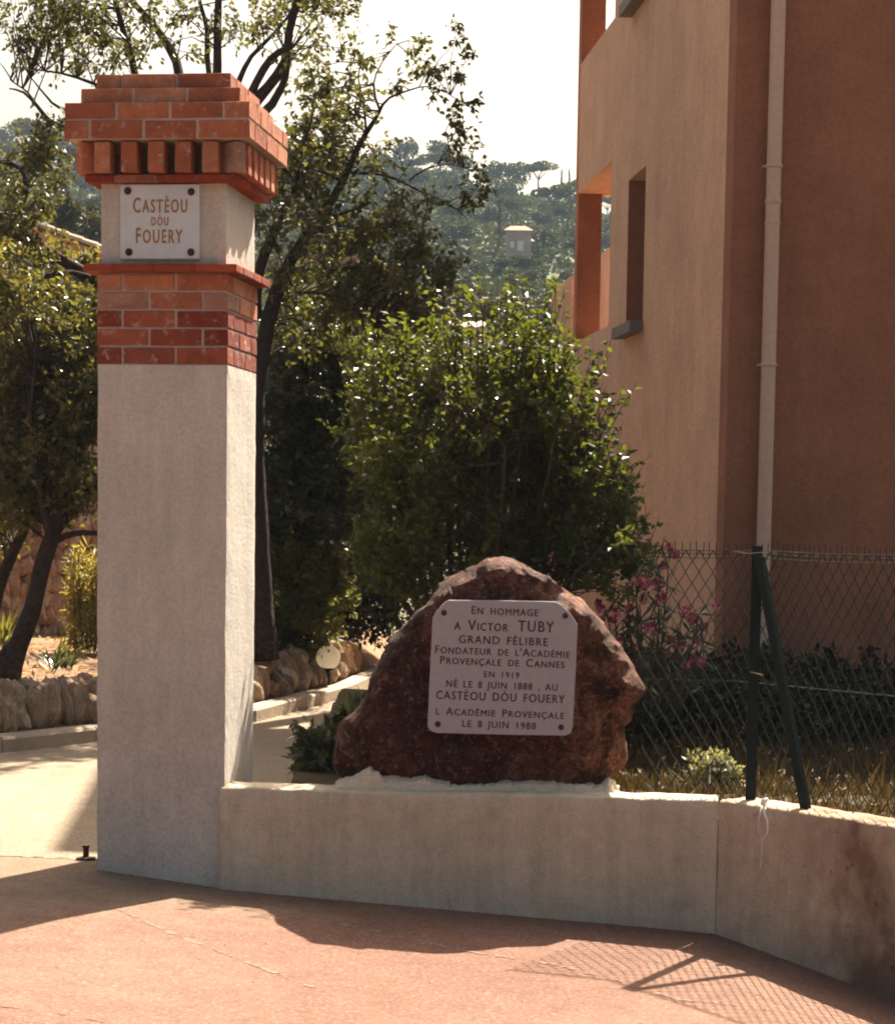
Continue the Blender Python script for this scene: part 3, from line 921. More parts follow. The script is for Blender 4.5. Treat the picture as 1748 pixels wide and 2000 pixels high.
# small rusty stub beside the pillar
g = G(168, 1668, 0.0)
mb = MB(); mb.lathe([(0.045, 0.0), (0.045, 0.008), (0.014, 0.012), (0.013, 0.05), (0.017, 0.052), (0.017, 0.066), (0.0, 0.068)], 10, (g.x, g.y, gz(g.x, g.y)))
tag(mb.build('gate_stop', MAT['rust']), 'small rusty iron gate stop on the ground left of the pillar foot', 'gate stop')

# ================================================================== LOW WALL
wall = thing('boundary_wall', 'low beige rendered wall running right from the pillar and bending forward, stained at its end', 'wall', (PA.x, PA.y, -0.2))
def wall_len(P, Q, n_, mat, name, z_lo=-0.9, ext_a=0.0):
    t_ = (Q - P); L = t_.length; t_.normalize()
    nx = max(2, int(L / 0.04)); prof = []
    zs = np.linspace(z_lo, WALL_H - 0.012, 26)
    prof = [(0.0, z) for z in zs] + [(0.006, WALL_H - 0.004), (0.02, WALL_H)] + [(d, WALL_H) for d in np.linspace(0.05, TH - .03, 5)] + [(TH - .012, WALL_H - .002), (TH, WALL_H - .014), (TH, z_lo)]
    k = len(prof); mb = MB()
    for i in range(nx + 1):
        p = P + t_ * (L * i / nx)
        for (d, z) in prof:
            q = p + n_ * d; q.z = z
            nn = mnoise.noise(q * 4) * 0.006 + mnoise.noise(q * 17) * 0.003
            ed = 1 if z > WALL_H - .03 else 0
            q = q - n_ * nn * (1 if d < .1 else 0.3)
            q.z += ed * (mnoise.noise(Vector((q.x * 9, d * 9, 4))) * 0.007 + mnoise.noise(Vector((q.x * 31, d * 20, 9))) * 0.004 + 0.006 * mnoise.noise(Vector((q.x * 1.5, 0, 0))))
            mb.v.append(tuple(q))
    for i in range(nx):
        for j in range(k - 1):
            a_ = i * k + j; mb.f.append((a_, a_ + k, a_ + k + 1, a_ + 1))
    mb.f.append(tuple(range(k - 1, -1, -1))); mb.f.append(tuple(nx * k + j for j in range(k)))
    mb.f = [tuple(reversed(f_)) for f_ in mb.f]
    o = mb.build(name, mat, wall, smooth=True)
    me_ = o.data
    try: me_.set_sharp_from_angle(angle=R(50))
    except Exception: pass
    return o
gapv = (PB - PA).normalized() * 0.002
wall_len(PA - Vector((0.03, 0, 0)), PB - gapv, nAB, MAT['wall'], 'wall_section')
o = wall_len(PB + dBC * 0.002, PD, nBC, MAT['wall_stained'], 'wall_section'); o['label'] = 'stained greyish end section of the wall bending forward'

# grit, pebbles and dry leaves swept against the wall foot
def base_pt(u):
    if u < 0: return PA + (PB - PA) * (1 + u)
    return PB + dBC * u * 3
gr = np.random.default_rng(91); gv = []; gf = []
for k in range(1500):
    if k < 900:
        u = gr.uniform(-1, .9); q = base_pt(u); nn_ = nAB if u < 0 else nBC
        q = q - nn_ * (0.004 + abs(gr.normal(0, .022)))
    elif k < 1060:
        q = ctr + ex * gr.uniform(-PW / 2, PW / 2) - ey * (PW / 2 + abs(gr.normal(0, .02)))
    else: q = Vector((gr.uniform(-3, 2.2), gr.uniform(6, 9.2), 0))
    z = gz(q.x, q.y); sz = gr.uniform(.0015, .0055); a_ = gr.uniform(0, 6.28); n = len(gv)
    for j in range(4): gv.append((q.x + math.cos(a_ + j * 1.57) * sz * gr.uniform(.6, 1.6), q.y + math.sin(a_ + j * 1.57) * sz * gr.uniform(.6, 1.6), z - .001))
    gv.append((q.x, q.y, z + sz * gr.uniform(.5, 1.0)))
    gf += [(n + j, n + (j + 1) % 4, n + 4) for j in range(4)]
me = bpy.data.meshes.new('grit'); me.from_pydata(gv, [], gf); tag(link('grit', me, None, MAT['crack']), kind='stuff')

# mortar bed under the boulder
mb = MB()
def mortar_ridge(pts, y0, y1, seed):
    """pts: list of (px, py_top) ; solid lump from wall top up to py_top between depth y0,y1"""
    P = []
    for a_, b_ in zip(pts[:-1], pts[1:]):
        for t_ in np.linspace(0, 1, 12)[:-1]: P.append((a_[0] + (b_[0] - a_[0]) * t_, a_[1] + (b_[1] - a_[1]) * t_))
    P.append(pts[-1]); base = len(mb.v); m_ = 7
    for i, (px, py) in enumerate(P):
        top = W(px, py, y0 + .02)
        for j in range(m_):
            u = j / (m_ - 1); y = y0 + (y1 - y0) * u
            prof_ = [(-.012, -.03), (0, .0), (.02, .75), (.06, 1.0), (.12, .9), (.17, .5), (.2, -.05)][j]
            z = WALL_H - .004 + (top.z - WALL_H) * max(prof_[1], 0) + (prof_[1] if prof_[1] < 0 else 0)
            y = y0 + prof_[0] * (y1 - y0) / .2
            jt = mnoise.noise(Vector((top.x * 14, j * .9, seed))) * 0.018 + mnoise.noise(Vector((top.x * 60, j * 4.9, seed))) * 0.014
            mb.v.append((top.x + jt, y + (jt if 1 < j < 6 else 0), z + (jt if 1 < j < 6 else 0)))
    for i in range(len(P) - 1):
        for j in range(m_ - 1): q = base + i * m_ + j; mb.f.append((q, q + m_, q + m_ + 1, q + 1))
yA = PA.y
mortar_ridge([(652, 1531), (672, 1522), (690, 1517), (708, 1506), (724, 1494), (742, 1506), (752, 1516), (790, 1521), (846, 1521), (868, 1529), (900, 1534), (960, 1530), (1020, 1526), (1100, 1526), (1150, 1534), (1176, 1534), (1190, 1520), (1204, 1545), (1212, 1551)], yA + 0.0, yA + 0.24, 1)
mb.build('mortar_bed', MAT['mortar_bed'], wall)

# white dried drip of paint down the wall face
def wall_pt(px, py, off=0.001):
    d = ray(px, py); t_ = (PB - EYE).dot(nBC) / d.dot(nBC); return EYE + d * t_ - nBC * off
mb = MB()
line = [(1492, 1573), (1494, 1590), (1499, 1603), (1500, 1618), (1498, 1630), (1489, 1642), (1488, 1660), (1487, 1680), (1486, 1697)]
mb.tube([wall_pt(*p) for p in line], [.006, .006, .004, .003, .002, .0015, .0012, .0012, .003], 6)
line = [(1488, 1575), (1483, 1600), (1481, 1622), (1489, 1642)]
mb.tube([wall_pt(*p) for p in line], [.004, .0015, .001, .001], 5)
mb.tube([wall_pt(1490, 1571, .0), wall_pt(1492, 1566, 0.002) + nBC * 0.0, wall_pt(1493, 1562, -.02) + Vector((0, 0, .0))], [.012, .015, .006], 8)
dp = mb.build('paint_drip', MAT['white_drip'], wall, smooth=True)
dp['label'] = 'white dried drip running down the wall face'

# ================================================================== BOULDER
ol = [(75,1130),(78,1060),(84,1000),(95,930),(120,892),(165,865),(215,815),(240,760),(262,690),(295,620),(330,550),(390,460),(440,400),(500,340),(560,295),(600,235),(640,190),(720,150),(790,110),(850,75),(930,68),(1000,85),(1080,125),(1160,165),(1220,215),(1290,260),(1340,300),(1400,360),(1450,410),(1500,480),(1545,545),(1590,610),(1630,680),(1655,740),(1632,785),(1604,815),(1590,850),(1580,900),(1550,930),(1545,980),(1560,1040),(1560,1100),(1520,1150),(1470,1190),(1430,1225),(1370,1242),(1250,1240),(1100,1240),(950,1240),(850,1240),(750,1240),(660,1240),(500,1240),(380,1235),(310,1232),(200,1228),(120,1190)]
YB = yA + 0.06
bpts = [W(620 + a_ / 2.5706, 1060 + b_ / 2.5706, YB + .10) for a_, b_ in ol]
bc = W(620 + 870 / 2.5706, 1060 + 700 / 2.5706, YB + .10)
rock = thing('memorial_boulder', 'reddish brown arched boulder set in mortar on the low wall, carrying a grey memorial plaque', 'memorial stone', (bc.x, YB + .2, WALL_H))
NA = 260
angs = np.linspace(-math.pi, math.pi, NA, endpoint=False)
oa = sorted([(math.atan2(p.z - bc.z, p.x - bc.x), math.hypot(p.x - bc.x, p.z - bc.z)) for p in bpts])
oa2 = [(oa[-1][0] - 2 * math.pi, oa[-1][1])] + oa + [(oa[0][0] + 2 * math.pi, oa[0][1])]
rad = np.interp(angs, [a_ for a_, _ in oa2], [r_ for _, r_ in oa2])
layers = [(f_, 0.0) for f_ in np.linspace(0.03, 0.86, 46)] + [(0.90, .006), (0.935, .018), (0.96, .038), (0.98, .062), (0.993, .09), (1.0, .12), (1.0, .16), (.99, .21), (.97, .27), (.94, .33), (.88, .39), (.78, .43), (.6, .46), (.3, .47), (.02, .47)]
mb = MB()
yF = YB - 0.012
for li, (f_, dd) in enumerate(layers):
    for ai, a_ in enumerate(angs):
        r_ = rad[ai] * f_
        x = math.cos(a_) * r_; z = math.sin(a_) * r_
        q = Vector((bc.x + x, yF + dd, bc.z + z))
        amp = 1.0 if f_ < .97 or dd > .2 else 0.55
        # facets and chips
        ce = mnoise.voronoi(Vector((q.x * 3.1, q.y * 3.1, q.z * 3.1)))
        fac_ = (ce[0][1] - ce[0][0])
        c2 = mnoise.voronoi(Vector((q.x * 9, q.y * 9, q.z * 9)))
        rel = -0.07 * min(0.6, fac_) * 1.2 + 0.024 * mnoise.noise(q * 5) + 0.016 * mnoise.noise(q * 14) - 0.034 * min(.6, c2[0][1] - c2[0][0]) + 0.013 * mnoise.noise(q * 34) + 0.008 * mnoise.noise(q * 75)
        edge = sm((f_ - .55) / .45)
        slope_ = 0.05 * edge
        if dd < .12:
            q.y += rel + slope_ + 0.02
            k_ = (mnoise.noise(q * 11) * 0.010 + mnoise.noise(q * 30) * 0.004) * edge
            q.x += math.cos(a_) * k_; q.z += math.sin(a_) * k_
        else:
            q.y += rel * .4 + slope_ + 0.02
            k_ = rel * .5 + mnoise.noise(q * 11) * 0.012 + mnoise.noise(q * 30) * 0.004
            q.x += math.cos(a_) * k_; q.z += math.sin(a_) * k_
        if q.z < WALL_H - 0.004: q.z = WALL_H - 0.004
        if f_ < .8 and dd < .01: q.y = max(q.y, YB - 0.029)      # dressed flat behind the plaque
        mb.v.append(tuple(q))
for li in range(len(layers) - 1):
    for ai in range(NA):
        q = li * NA + ai; q2 = li * NA + (ai + 1) % NA
        mb.f.append((q, q2, q2 + NA, q + NA))
mb.f.append(tuple(range(NA)))
mb.f.append(tuple((len(layers) - 1) * NA + i for i in reversed(range(NA))))
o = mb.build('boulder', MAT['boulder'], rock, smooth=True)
o.data.set_sharp_from_angle(angle=R(20))

# memorial plaque, its own slightly tilted frame
YP = YB - 0.058
def yuv(px, py): q = W(px, py, YP); return q.x - bc.x, q.z
rotp = R(1.2)
Uv = Vector((math.cos(rotp), 0, -math.sin(rotp))); Vv = Vector((math.sin(rotp), 0, math.cos(rotp)))
Op = Vector((bc.x, YP, 0)); zc = W(980, 1300, YP).z; Op.z = zc
xc_ = W(980, 1300, YP).x; Op.x = xc_
def mp(px, py):
    q = W(px, py, YP) - Op; return q.dot(Uv), q.dot(Vv)
def z2(a_, b_): return mp(620 + a_ / 2.5706, 1060 + b_ / 2.5706)
poly = [z2(553, 925), z2(562, 700), z2(578, 378), z2(592, 352), z2(620, 318), z2(640, 300), z2(660, 289), z2(900, 291), z2(1198, 297), z2(1225, 312), z2(1262, 348), z2(1290, 385), z2(1307, 412), z2(1296, 650), z2(1282, 925), z2(1272, 955), z2(1248, 970), z2(1000, 966), z2(600, 957), z2(570, 948)]
fr = (Op, Uv, Vv, Vector((0, -1, 0)))
mq = link('plaque', slab_mesh(list(reversed(poly)), fr, 0.028, .0025), rock, MAT['marble_grey'])
mq.matrix_parent_inverse = thing_matrix(rock).inverted()
mq['label'] = 'grey white marble memorial plaque with cut upper corners and dark engraved lettering'
for px, py in ((867, 1197), (1104, 1203), (855, 1415), (1096, 1421)):
    u, v = mp(px, py); mb = MB(); dome(mb, Op + Uv * u + Vv * v, Vector((0, -1, 0)), Vector((0, 0, 1)), 0.013, 0.009)
    mb.build('screw', MAT['screw'], mq, smooth=True, local=True)
K = 5.4625
def pa(a_, b_): return mp(820 + a_ / K, 1160 + b_ / K)
def pb(a_, b_): return mp(820 + a_ / K, 1300 + b_ / K)
def txt(body, A, B, cap, sc_=.8, bold=0.0, space=0.09, word=1.9):
    me = text_mesh(body, sc_, bold * .0, space, word, 0.0009)
    (ua, va), (ub, vb) = A, B
    h = cap / K / 4200 * 9.4
    # remaining tilt of this line against the plaque frame
    o = set_line(me, ua, ub, (va + vb) / 2, h, 0.70, mq, MAT['letter_dark'], 'lettering', (Op + Vector((0, -.0008, 0)), Uv, Vv, Vector((0, -1, 0))))
    return o
txt('En hommage', pa(550, 220), pa(1262, 236), 86, .84)
txt('a Victor', pa(365, 386), pa(942, 400), 112, .74)
txt('TUBY', pa(1045, 402), pa(1430, 410), 116, 1, 0.016, .1)
txt('GRAND FÉLIBRE', pa(415, 530), pa(1365, 552), 84, 1, 0.008)
txt("Fondateur de l'Académie", pa(162, 642), pa(1600, 676), 84, .82)
txt('Provençale de Cannes', pa(215, 755), pa(1545, 785), 84, .82)
txt('en 1919', pb(682, 128), pb(1060, 132), 62, 1)
txt('NÉ LE 8 JUIN 1888 , AU', pb(280, 238), pb(1468, 262), 72, 1)
txt('CASTÈOU DÒU FOUERY', pb(172, 365), pb(1545, 396), 88, 1, 0.006)
txt("l Académie Provençale", pb(170, 528), pb(1540, 568), 80, .84, .004)
txt('LE 8 JUIN 1988', pb(450, 660), pb(1238, 678), 72, 1)

# ================================================================== FENCE
def wp(s, off=0.13):
    """point on the wall centre line, s metres right of the bend (negative = towards the pillar)"""
    mit = (nAB + nBC).normalized(); c_ = PB + mit * (off / mit.dot(nAB))
    return c_ + (PA - PB).normalized() * (-s) if s < 0 else c_ + dBC * s
def s_of(px):
    lo, hi = -2.0, 3.0
    for _ in range(40):
        m_ = (lo + hi) / 2; q = wp(m_)
        v = CR.transposed() @ (Vector((q.x, q.y, .9)) - EYE)
        x = 874 + F * v.x / -v.z
        if x < px: lo = m_
        else: hi = m_
    return lo
S0 = s_of(1262); SP = s_of(1475); S1 = 2.6
fence = thing('chain_link_fence', 'dark green chain link fence with post standing on the low wall right of the boulder', 'fence', tuple(wp(SP)))
ZT = W(1475, 1077, wp(SP).y).z; ZBOT = WALL_H + 0.02
mbw = MB(); wd = 0.058; nz = 11; hstep = (ZT - ZBOT) / (2 * nz)
nst = int((S1 - S0) / (wd / 2))
for i in range(nst + 1):
    s = S0 + i * wd / 2; pts = []
    for j in range(2 * nz + 1):
        ss = s + (wd / 4 if (j + i) % 2 else -wd / 4)
        q = wp(ss, 0.13 + (0.002 if i % 2 else -0.002)); q.z = ZBOT + j * hstep; pts.append(q)
    mbw.tube(pts, 0.0031, 3, False)
    for ds in (0.0,):      # upright wire ends
        q = wp(s + ds + random.uniform(-.003, .003)); a_ = q.copy(); a_.z = ZT - .03; b_ = wp(s + ds + random.uniform(-.006, .006)); b_.z = ZT + 0.032 + random.uniform(-.006, .008)
        mbw.tube([a_, b_], 0.0025, 3, False)
mbw.build('wire_mesh', MAT['wire'], fence)
for dz in (0.0, -0.014, -0.032):
    mb = MB(); mb.tube([wp(s) + Vector((0, 0, ZT + dz - wp(s).z + 0.002 * math.sin(s * 9))) for s in np.linspace(S0, S1, 40)], 0.0019, 4); mb.build('line_wire', MAT['wire'], fence)
for zz in (WALL_H + .50,):
    mb = MB(); mb.tube([wp(s) + Vector((0, 0, zz - wp(s).z)) for s in np.linspace(S0, S1, 40)], 0.0016, 4); mb.build('line_wire', MAT['wire'], fence)
def tpost(mb, base, top, w, fw):
    up = (top - base).normalized(); t_ = fw; n_ = up.cross(t_).normalized(); L = (top - base).length
    for (a0, a1, b0, b1) in ((-w / 2, w / 2, -.003, .003), (-.003, .003, .003, w)):
        c = []
        for e in (base, top):
            for (u_, v_) in ((a0, b0), (a1, b0), (a1, b1), (a0, b1)): c.append(e + t_ * u_ + n_ * v_)
        mb.add(c, [(0, 3, 2, 1), (4, 5, 6, 7), (0, 1, 5, 4), (1, 2, 6, 5), (2, 3, 7, 6), (3, 0, 4, 7)])
pb_ = wp(SP, 0.115); pb_.z = WALL_H - .05; pt_ = wp(SP, .115); pt_.z = W(1478, 1066, pt_.y).z
mb = MB(); tpost(mb, pb_, pt_, 0.045, (PB - PA).normalized()); mb.build('post', MAT['post'], fence)
s2 = s_of(1590); q2 = wp(s2, 0.075); q2.z = WALL_H - .03
q3 = wp(SP + .02, 0.08); q3.z = ZT - .02
mb = MB(); tpost(mb, q2, q3, 0.042, dBC); mb.build('brace', MAT['post'], fence)
mb = MB(); tp = wp(SP, .09); tp.z = ZT - .005
mb.tube([tp + Vector((-.09, 0, .006)), tp + Vector((-.03, -.012, -.004)), tp + Vector((0, -.02, .0)), tp + Vector((.04, -.012, .004)), tp + Vector((.11, 0, -.002))], 0.0022, 4)
mb.build('tie_wire', MAT['twine'], fence); mb = MB()
tq = wp(SP, .09); tq.z = W(1475, 1315, tq.y).z
mb.tube([tq + Vector((-.01, -.01, .006)), tq + Vector((.02, -.02, .0)), tq + Vector((.045, 0, -.008))], 0.0022, 4)
mb.build('tie_wire', MAT['twine'], fence)
# further post, just outside the frame
pb_ = wp(2.3, 0.115); pb_.z = WALL_H - .05; pt_ = wp(2.3, .115); pt_.z = ZT + .02
mb = MB(); tpost(mb, pb_, pt_, 0.045, dBC); mb.build('post', MAT['post'], fence)

# ================================================================== APARTMENT BUILDING
bd = Vector((-0.0903, 0.9959, 0)); be = Vector((0.9959, 0.0903, 0))
BC0 = W(1415, 1000, 14.0); BC0.z = 0
bld = thing('apartment_building', 'tall peach stucco apartment building with loggia openings and a red brown end wall', 'building', tuple(BC0))
def on_side(px, py):
    d = ray(px, py); t_ = (BC0 - EYE).dot(be) / d.dot(be); q = EYE + d * t_
    return (q - BC0).dot(bd), q.z
def panel(O, U, Nrm, s0, s1, z0, z1, holes, th, name, mat, parent=None):
    """wall slab with rectangular holes; outer face at O, thickness th along -Nrm"""
    ss = sorted(set([s0, s1] + [h[0] for h in holes] + [h[1] for h in holes])); zz = sorted(set([z0, z1] + [h[2] for h in holes] + [h[3] for h in holes]))
    ss = [s for s in ss if s0 <= s <= s1]; zz = [z for z in zz if z0 <= z <= z1]
    def solid(i, j):
        if i < 0 or j < 0 or i >= len(ss) - 1 or j >= len(zz) - 1: return False
        cs = (ss[i] + ss[i + 1]) / 2; cz = (zz[j] + zz[j + 1]) / 2
        return not any(h[0] < cs < h[1] and h[2] < cz < h[3] for h in holes)
    mb = MB(); P = lambda s, z, d: tuple(O + U * s - Nrm * d + Vector((0, 0, z - O.z)))
    for i in range(len(ss) - 1):
        for j in range(len(zz) - 1):
            if not solid(i, j): continue
            a_, b_, c_, d_ = ss[i], ss[i + 1], zz[j], zz[j + 1]
            mb.add([P(a_, c_, 0), P(b_, c_, 0), P(b_, d_, 0), P(a_, d_, 0)], [(0, 1, 2, 3)])
            mb.add([P(a_, c_, th), P(b_, c_, th), P(b_, d_, th), P(a_, d_, th)], [(3, 2, 1, 0)])
            if not solid(i - 1, j): mb.add([P(a_, c_, 0), P(a_, d_, 0), P(a_, d_, th), P(a_, c_, th)], [(0, 1, 2, 3)])
            if not solid(i + 1, j): mb.add([P(b_, c_, 0), P(b_, c_, th), P(b_, d_, th), P(b_, d_, 0)], [(0, 1, 2, 3)])
            if not solid(i, j - 1): mb.add([P(a_, c_, 0), P(a_, c_, th), P(b_, c_, th), P(b_, c_, 0)], [(0, 1, 2, 3)])
            if not solid(i, j + 1): mb.add([P(a_, d_, 0), P(b_, d_, 0), P(b_, d_, th), P(a_, d_, th)], [(0, 1, 2, 3)])
    return mb.build(name, mat, parent)
TW = 0.23
SEND = on_side(1119, 660)[0]
ws0, wzt = on_side(1262, 322); ws1, _ = on_side(1228, 352); _, wzb = on_side(1259, 622)
ls0, lzt = on_side(1195, 313); ls1, _ = on_side(1125, 400); _, lzb = on_side(1190, 634)
ls1 = min(ls1, SEND - 0.16)
_, uzb = on_side(1194, 43)
FL = uzb - lzb
_, usz = on_side(1238, 20)
v0_, vzt = on_side(1247, 974); v1_, _ = on_side(1233, 980); _, vzb = on_side(1247, 1004)
HN, HF = 5.55, 8.8
S_STEP = 2.62
holes = [(ws0, ws1, wzb, wzt), (ls0, ls1, lzb, lzt), (ls0, ls1, lzb + FL, min(lzt + FL, HF - .4)), (v0_, v1_, vzb, vzt)]
panel(BC0, bd, -be, TW, S_STEP, -.3, HN, [], TW, 'side_wall', MAT['building'], bld)
uh = [(ws0, ws1, wzb + FL, min(wzt + FL, HF - .6))]
panel(BC0, bd, -be, S_STEP, SEND, -.3, HF, holes + uh, TW, 'side_wall', MAT['building'], bld)
# end wall facing the street
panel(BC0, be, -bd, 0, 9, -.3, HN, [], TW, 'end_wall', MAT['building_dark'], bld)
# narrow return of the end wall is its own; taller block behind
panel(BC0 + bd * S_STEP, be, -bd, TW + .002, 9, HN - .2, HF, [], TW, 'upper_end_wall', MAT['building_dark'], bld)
far_holes = [(TW, 3.0, lzb, lzt), (TW, 3.0, lzb + FL, lzt + FL)]
panel(BC0 + bd * SEND, be, bd, TW * 0 + .0, 9, -.3, HF, [(TW, 3.0, lzb, lzt), (TW, 3.0, lzb + FL, min(lzt + FL, HF - .4))], .16, 'far_wall', MAT['building'], bld)
panel(BC0 + be * 9, bd, be, 0, SEND, -.3, HF, [], .2, 'outer_wall', MAT['building'], bld)
def slab(z, s0, s1, e0, e1, th, mat, name):
    mb = MB(); c = []
    for zz in (z - th, z):
        for (s_, e_) in ((s0, e0), (s0, e1), (s1, e1), (s1, e0)): c.append(BC0 + bd * s_ + be * e_ + Vector((0, 0, zz)))
    mb.add(c, [(0, 1, 2, 3), (7, 6, 5, 4), (4, 5, 1, 0), (5, 6, 2, 1), (6, 7, 3, 2), (7, 4, 0, 3)])
    return mb.build(name, mat, bld)
slab(HN - .02, TW + .005, S_STEP - .005, TW + .005, 8.8, .2, MAT['kerb'], 'roof')
slab(HF - .02, S_STEP + TW + .005, SEND - .18, TW + .005, 8.8, .2, MAT['kerb'], 'roof')
# loggia rooms: soffit, floor and inner walls
for k in range(2):
    slab(lzt + .2 + k * FL, ls0 - .25, SEND - .17, TW + .003, 3.4, .195, MAT['building'], 'loggia_soffit')
    slab(lzb - .9 + k * FL, ls0 - .25, SEND - .17, TW + .003, 3.4, .2, MAT['building'], 'loggia_floor')
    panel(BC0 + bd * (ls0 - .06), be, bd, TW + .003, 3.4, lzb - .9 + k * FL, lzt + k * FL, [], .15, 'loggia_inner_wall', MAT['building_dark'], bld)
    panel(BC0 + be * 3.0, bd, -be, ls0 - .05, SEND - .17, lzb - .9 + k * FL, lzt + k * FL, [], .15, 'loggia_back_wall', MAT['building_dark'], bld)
# thin red brown sheets over the camera-facing loggia pier and window jamb faces
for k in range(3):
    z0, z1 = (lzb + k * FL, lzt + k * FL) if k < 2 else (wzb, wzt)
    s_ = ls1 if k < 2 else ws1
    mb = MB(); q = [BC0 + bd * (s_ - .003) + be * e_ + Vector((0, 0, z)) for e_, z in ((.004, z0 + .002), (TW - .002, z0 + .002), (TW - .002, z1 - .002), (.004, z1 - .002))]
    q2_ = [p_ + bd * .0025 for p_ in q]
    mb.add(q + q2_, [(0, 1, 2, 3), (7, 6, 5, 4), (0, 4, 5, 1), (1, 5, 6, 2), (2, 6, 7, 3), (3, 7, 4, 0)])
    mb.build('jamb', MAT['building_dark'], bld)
# windows with frame, pane and slate sill
def window(s0, s1, z0, z1, sill=True):
    c = BC0 + be * (TW + .01)
    mbf = MB(); fw = .05
    def bar(a0, a1, c0, c1):
        P = []
        for dpt in (0, .05):
            for (s_, z) in ((a0, c0), (a1, c0), (a1, c1), (a0, c1)): P.append(c + bd * s_ + be * dpt + Vector((0, 0, z)))
        mbf.add(P, [(0, 1, 2, 3), (7, 6, 5, 4), (0, 4, 5, 1), (1, 5, 6, 2), (2, 6, 7, 3), (3, 7, 4, 0)])
    bar(s0, s1, z0, z0 + fw); bar(s0, s1, z1 - fw, z1); bar(s0, s0 + fw, z0 + fw, z1 - fw); bar(s1 - fw, s1, z0 + fw, z1 - fw)
    w_ = mbf.build('window', MAT['white_paint'], bld)
    mbg = MB(); g0 = c + be * .03
    mbg.add([g0 + bd * s0 + Vector((0, 0, z0)), g0 + bd * s1 + Vector((0, 0, z0)), g0 + bd * s1 + Vector((0, 0, z1)), g0 + bd * s0 + Vector((0, 0, z1))], [(0, 1, 2, 3)])
    g_ = mbg.build('pane', MAT['glass'], w_)
    if sill:
        mbs = MB(); P = []
        for z in (z0 - .085, z0 + .003):
            for (s_, e_) in ((s0 - .03, -.11), (s0 - .03, TW - .02), (s1 + .03, TW - .02), (s1 + .03, -.11)): P.append(BC0 + bd * s_ + be * e_ + Vector((0, 0, z - (.01 if e_ < 0 else 0))))
        mbs.add(P, [(0, 1, 2, 3), (7, 6, 5, 4), (4, 5, 1, 0), (5, 6, 2, 1), (6, 7, 3, 2), (7, 4, 0, 3)])
        mbs.build('sill', MAT['sill'], w_)
window(ws0, ws1, wzb, wzt); window(ws0, ws1, wzb + FL, min(wzt + FL, HF - .6)); window(v0_, v1_, vzb, vzt, False)
# drainpipe on the end wall
def on_end(px, py, off):
    O = BC0 - bd * off; d = ray(px, py); t_ = (O - EYE).dot(bd) / d.dot(bd); return EYE + d * t_
pp = on_end(1503, 640, .075)
mb = MB(); mb.lathe([(0.047, 0.15), (0.047, HN + .3)], 20, (pp.x, pp.y, 0)); dpo = mb.build('drainpipe', MAT['pipe'], bld, smooth=True)
for py, rr, hh in ((327, .056, .018), (398, .052, .03), (437, .0535, .008), (716, .056, .02)):
    z = on_end(1503, py, .075).z; mb = MB(); mb.lathe([(.046, 0), (rr, .002), (rr, hh), (.046, hh + .003)], 20, (pp.x, pp.y, z)); mb.build('pipe_collar', MAT['pipe'], dpo, smooth=True)
    if rr > .055:
        mb = MB(); mb.tube([Vector((pp.x, pp.y + .03, z + .01)), Vector((pp.x + .005, pp.y + .085, z + .01))], 0.008, 6); mb.build('pipe_bracket', MAT['pipe'], dpo); mb = MB(); mb.tube([Vector((pp.x - .075, pp.y + .0, z + .01)), Vector((pp.x - .05, pp.y, z + .01))], .007, 6); mb.build('pipe_bracket', MAT['pipe'], dpo)

# rear wing with parapets
wing = thing('terrace_building', 'pale peach low wing with sloping view of its parapet behind the apartment building', 'building', tuple(BC0 + bd * (SEND + 2)))
d = ray(1077, 575); t_ = (BC0 - EYE).dot(be) / d.dot(be); qf = EYE + d * t_
sf = (qf - BC0).dot(bd)
panel(BC0, bd, -be, SEND + .17, sf, -.3, qf.z, [], .2, 'parapet_wall', MAT['building'], wing)
panel(BC0 + bd * sf, be, bd, .201, 4, -.3, qf.z - 1.3, [], .2, 'rear_wall', MAT['building'], wing)
# second, higher parapet seen through the loggia
kx = W(1196, 490, 22.3)
panel(Vector((kx.x, 22.3, 0)), bd, -be, 0, 4.2, -.3, W(1196, 479, 22.3).z, [], .2, 'terrace_wall', MAT['building'], wing)

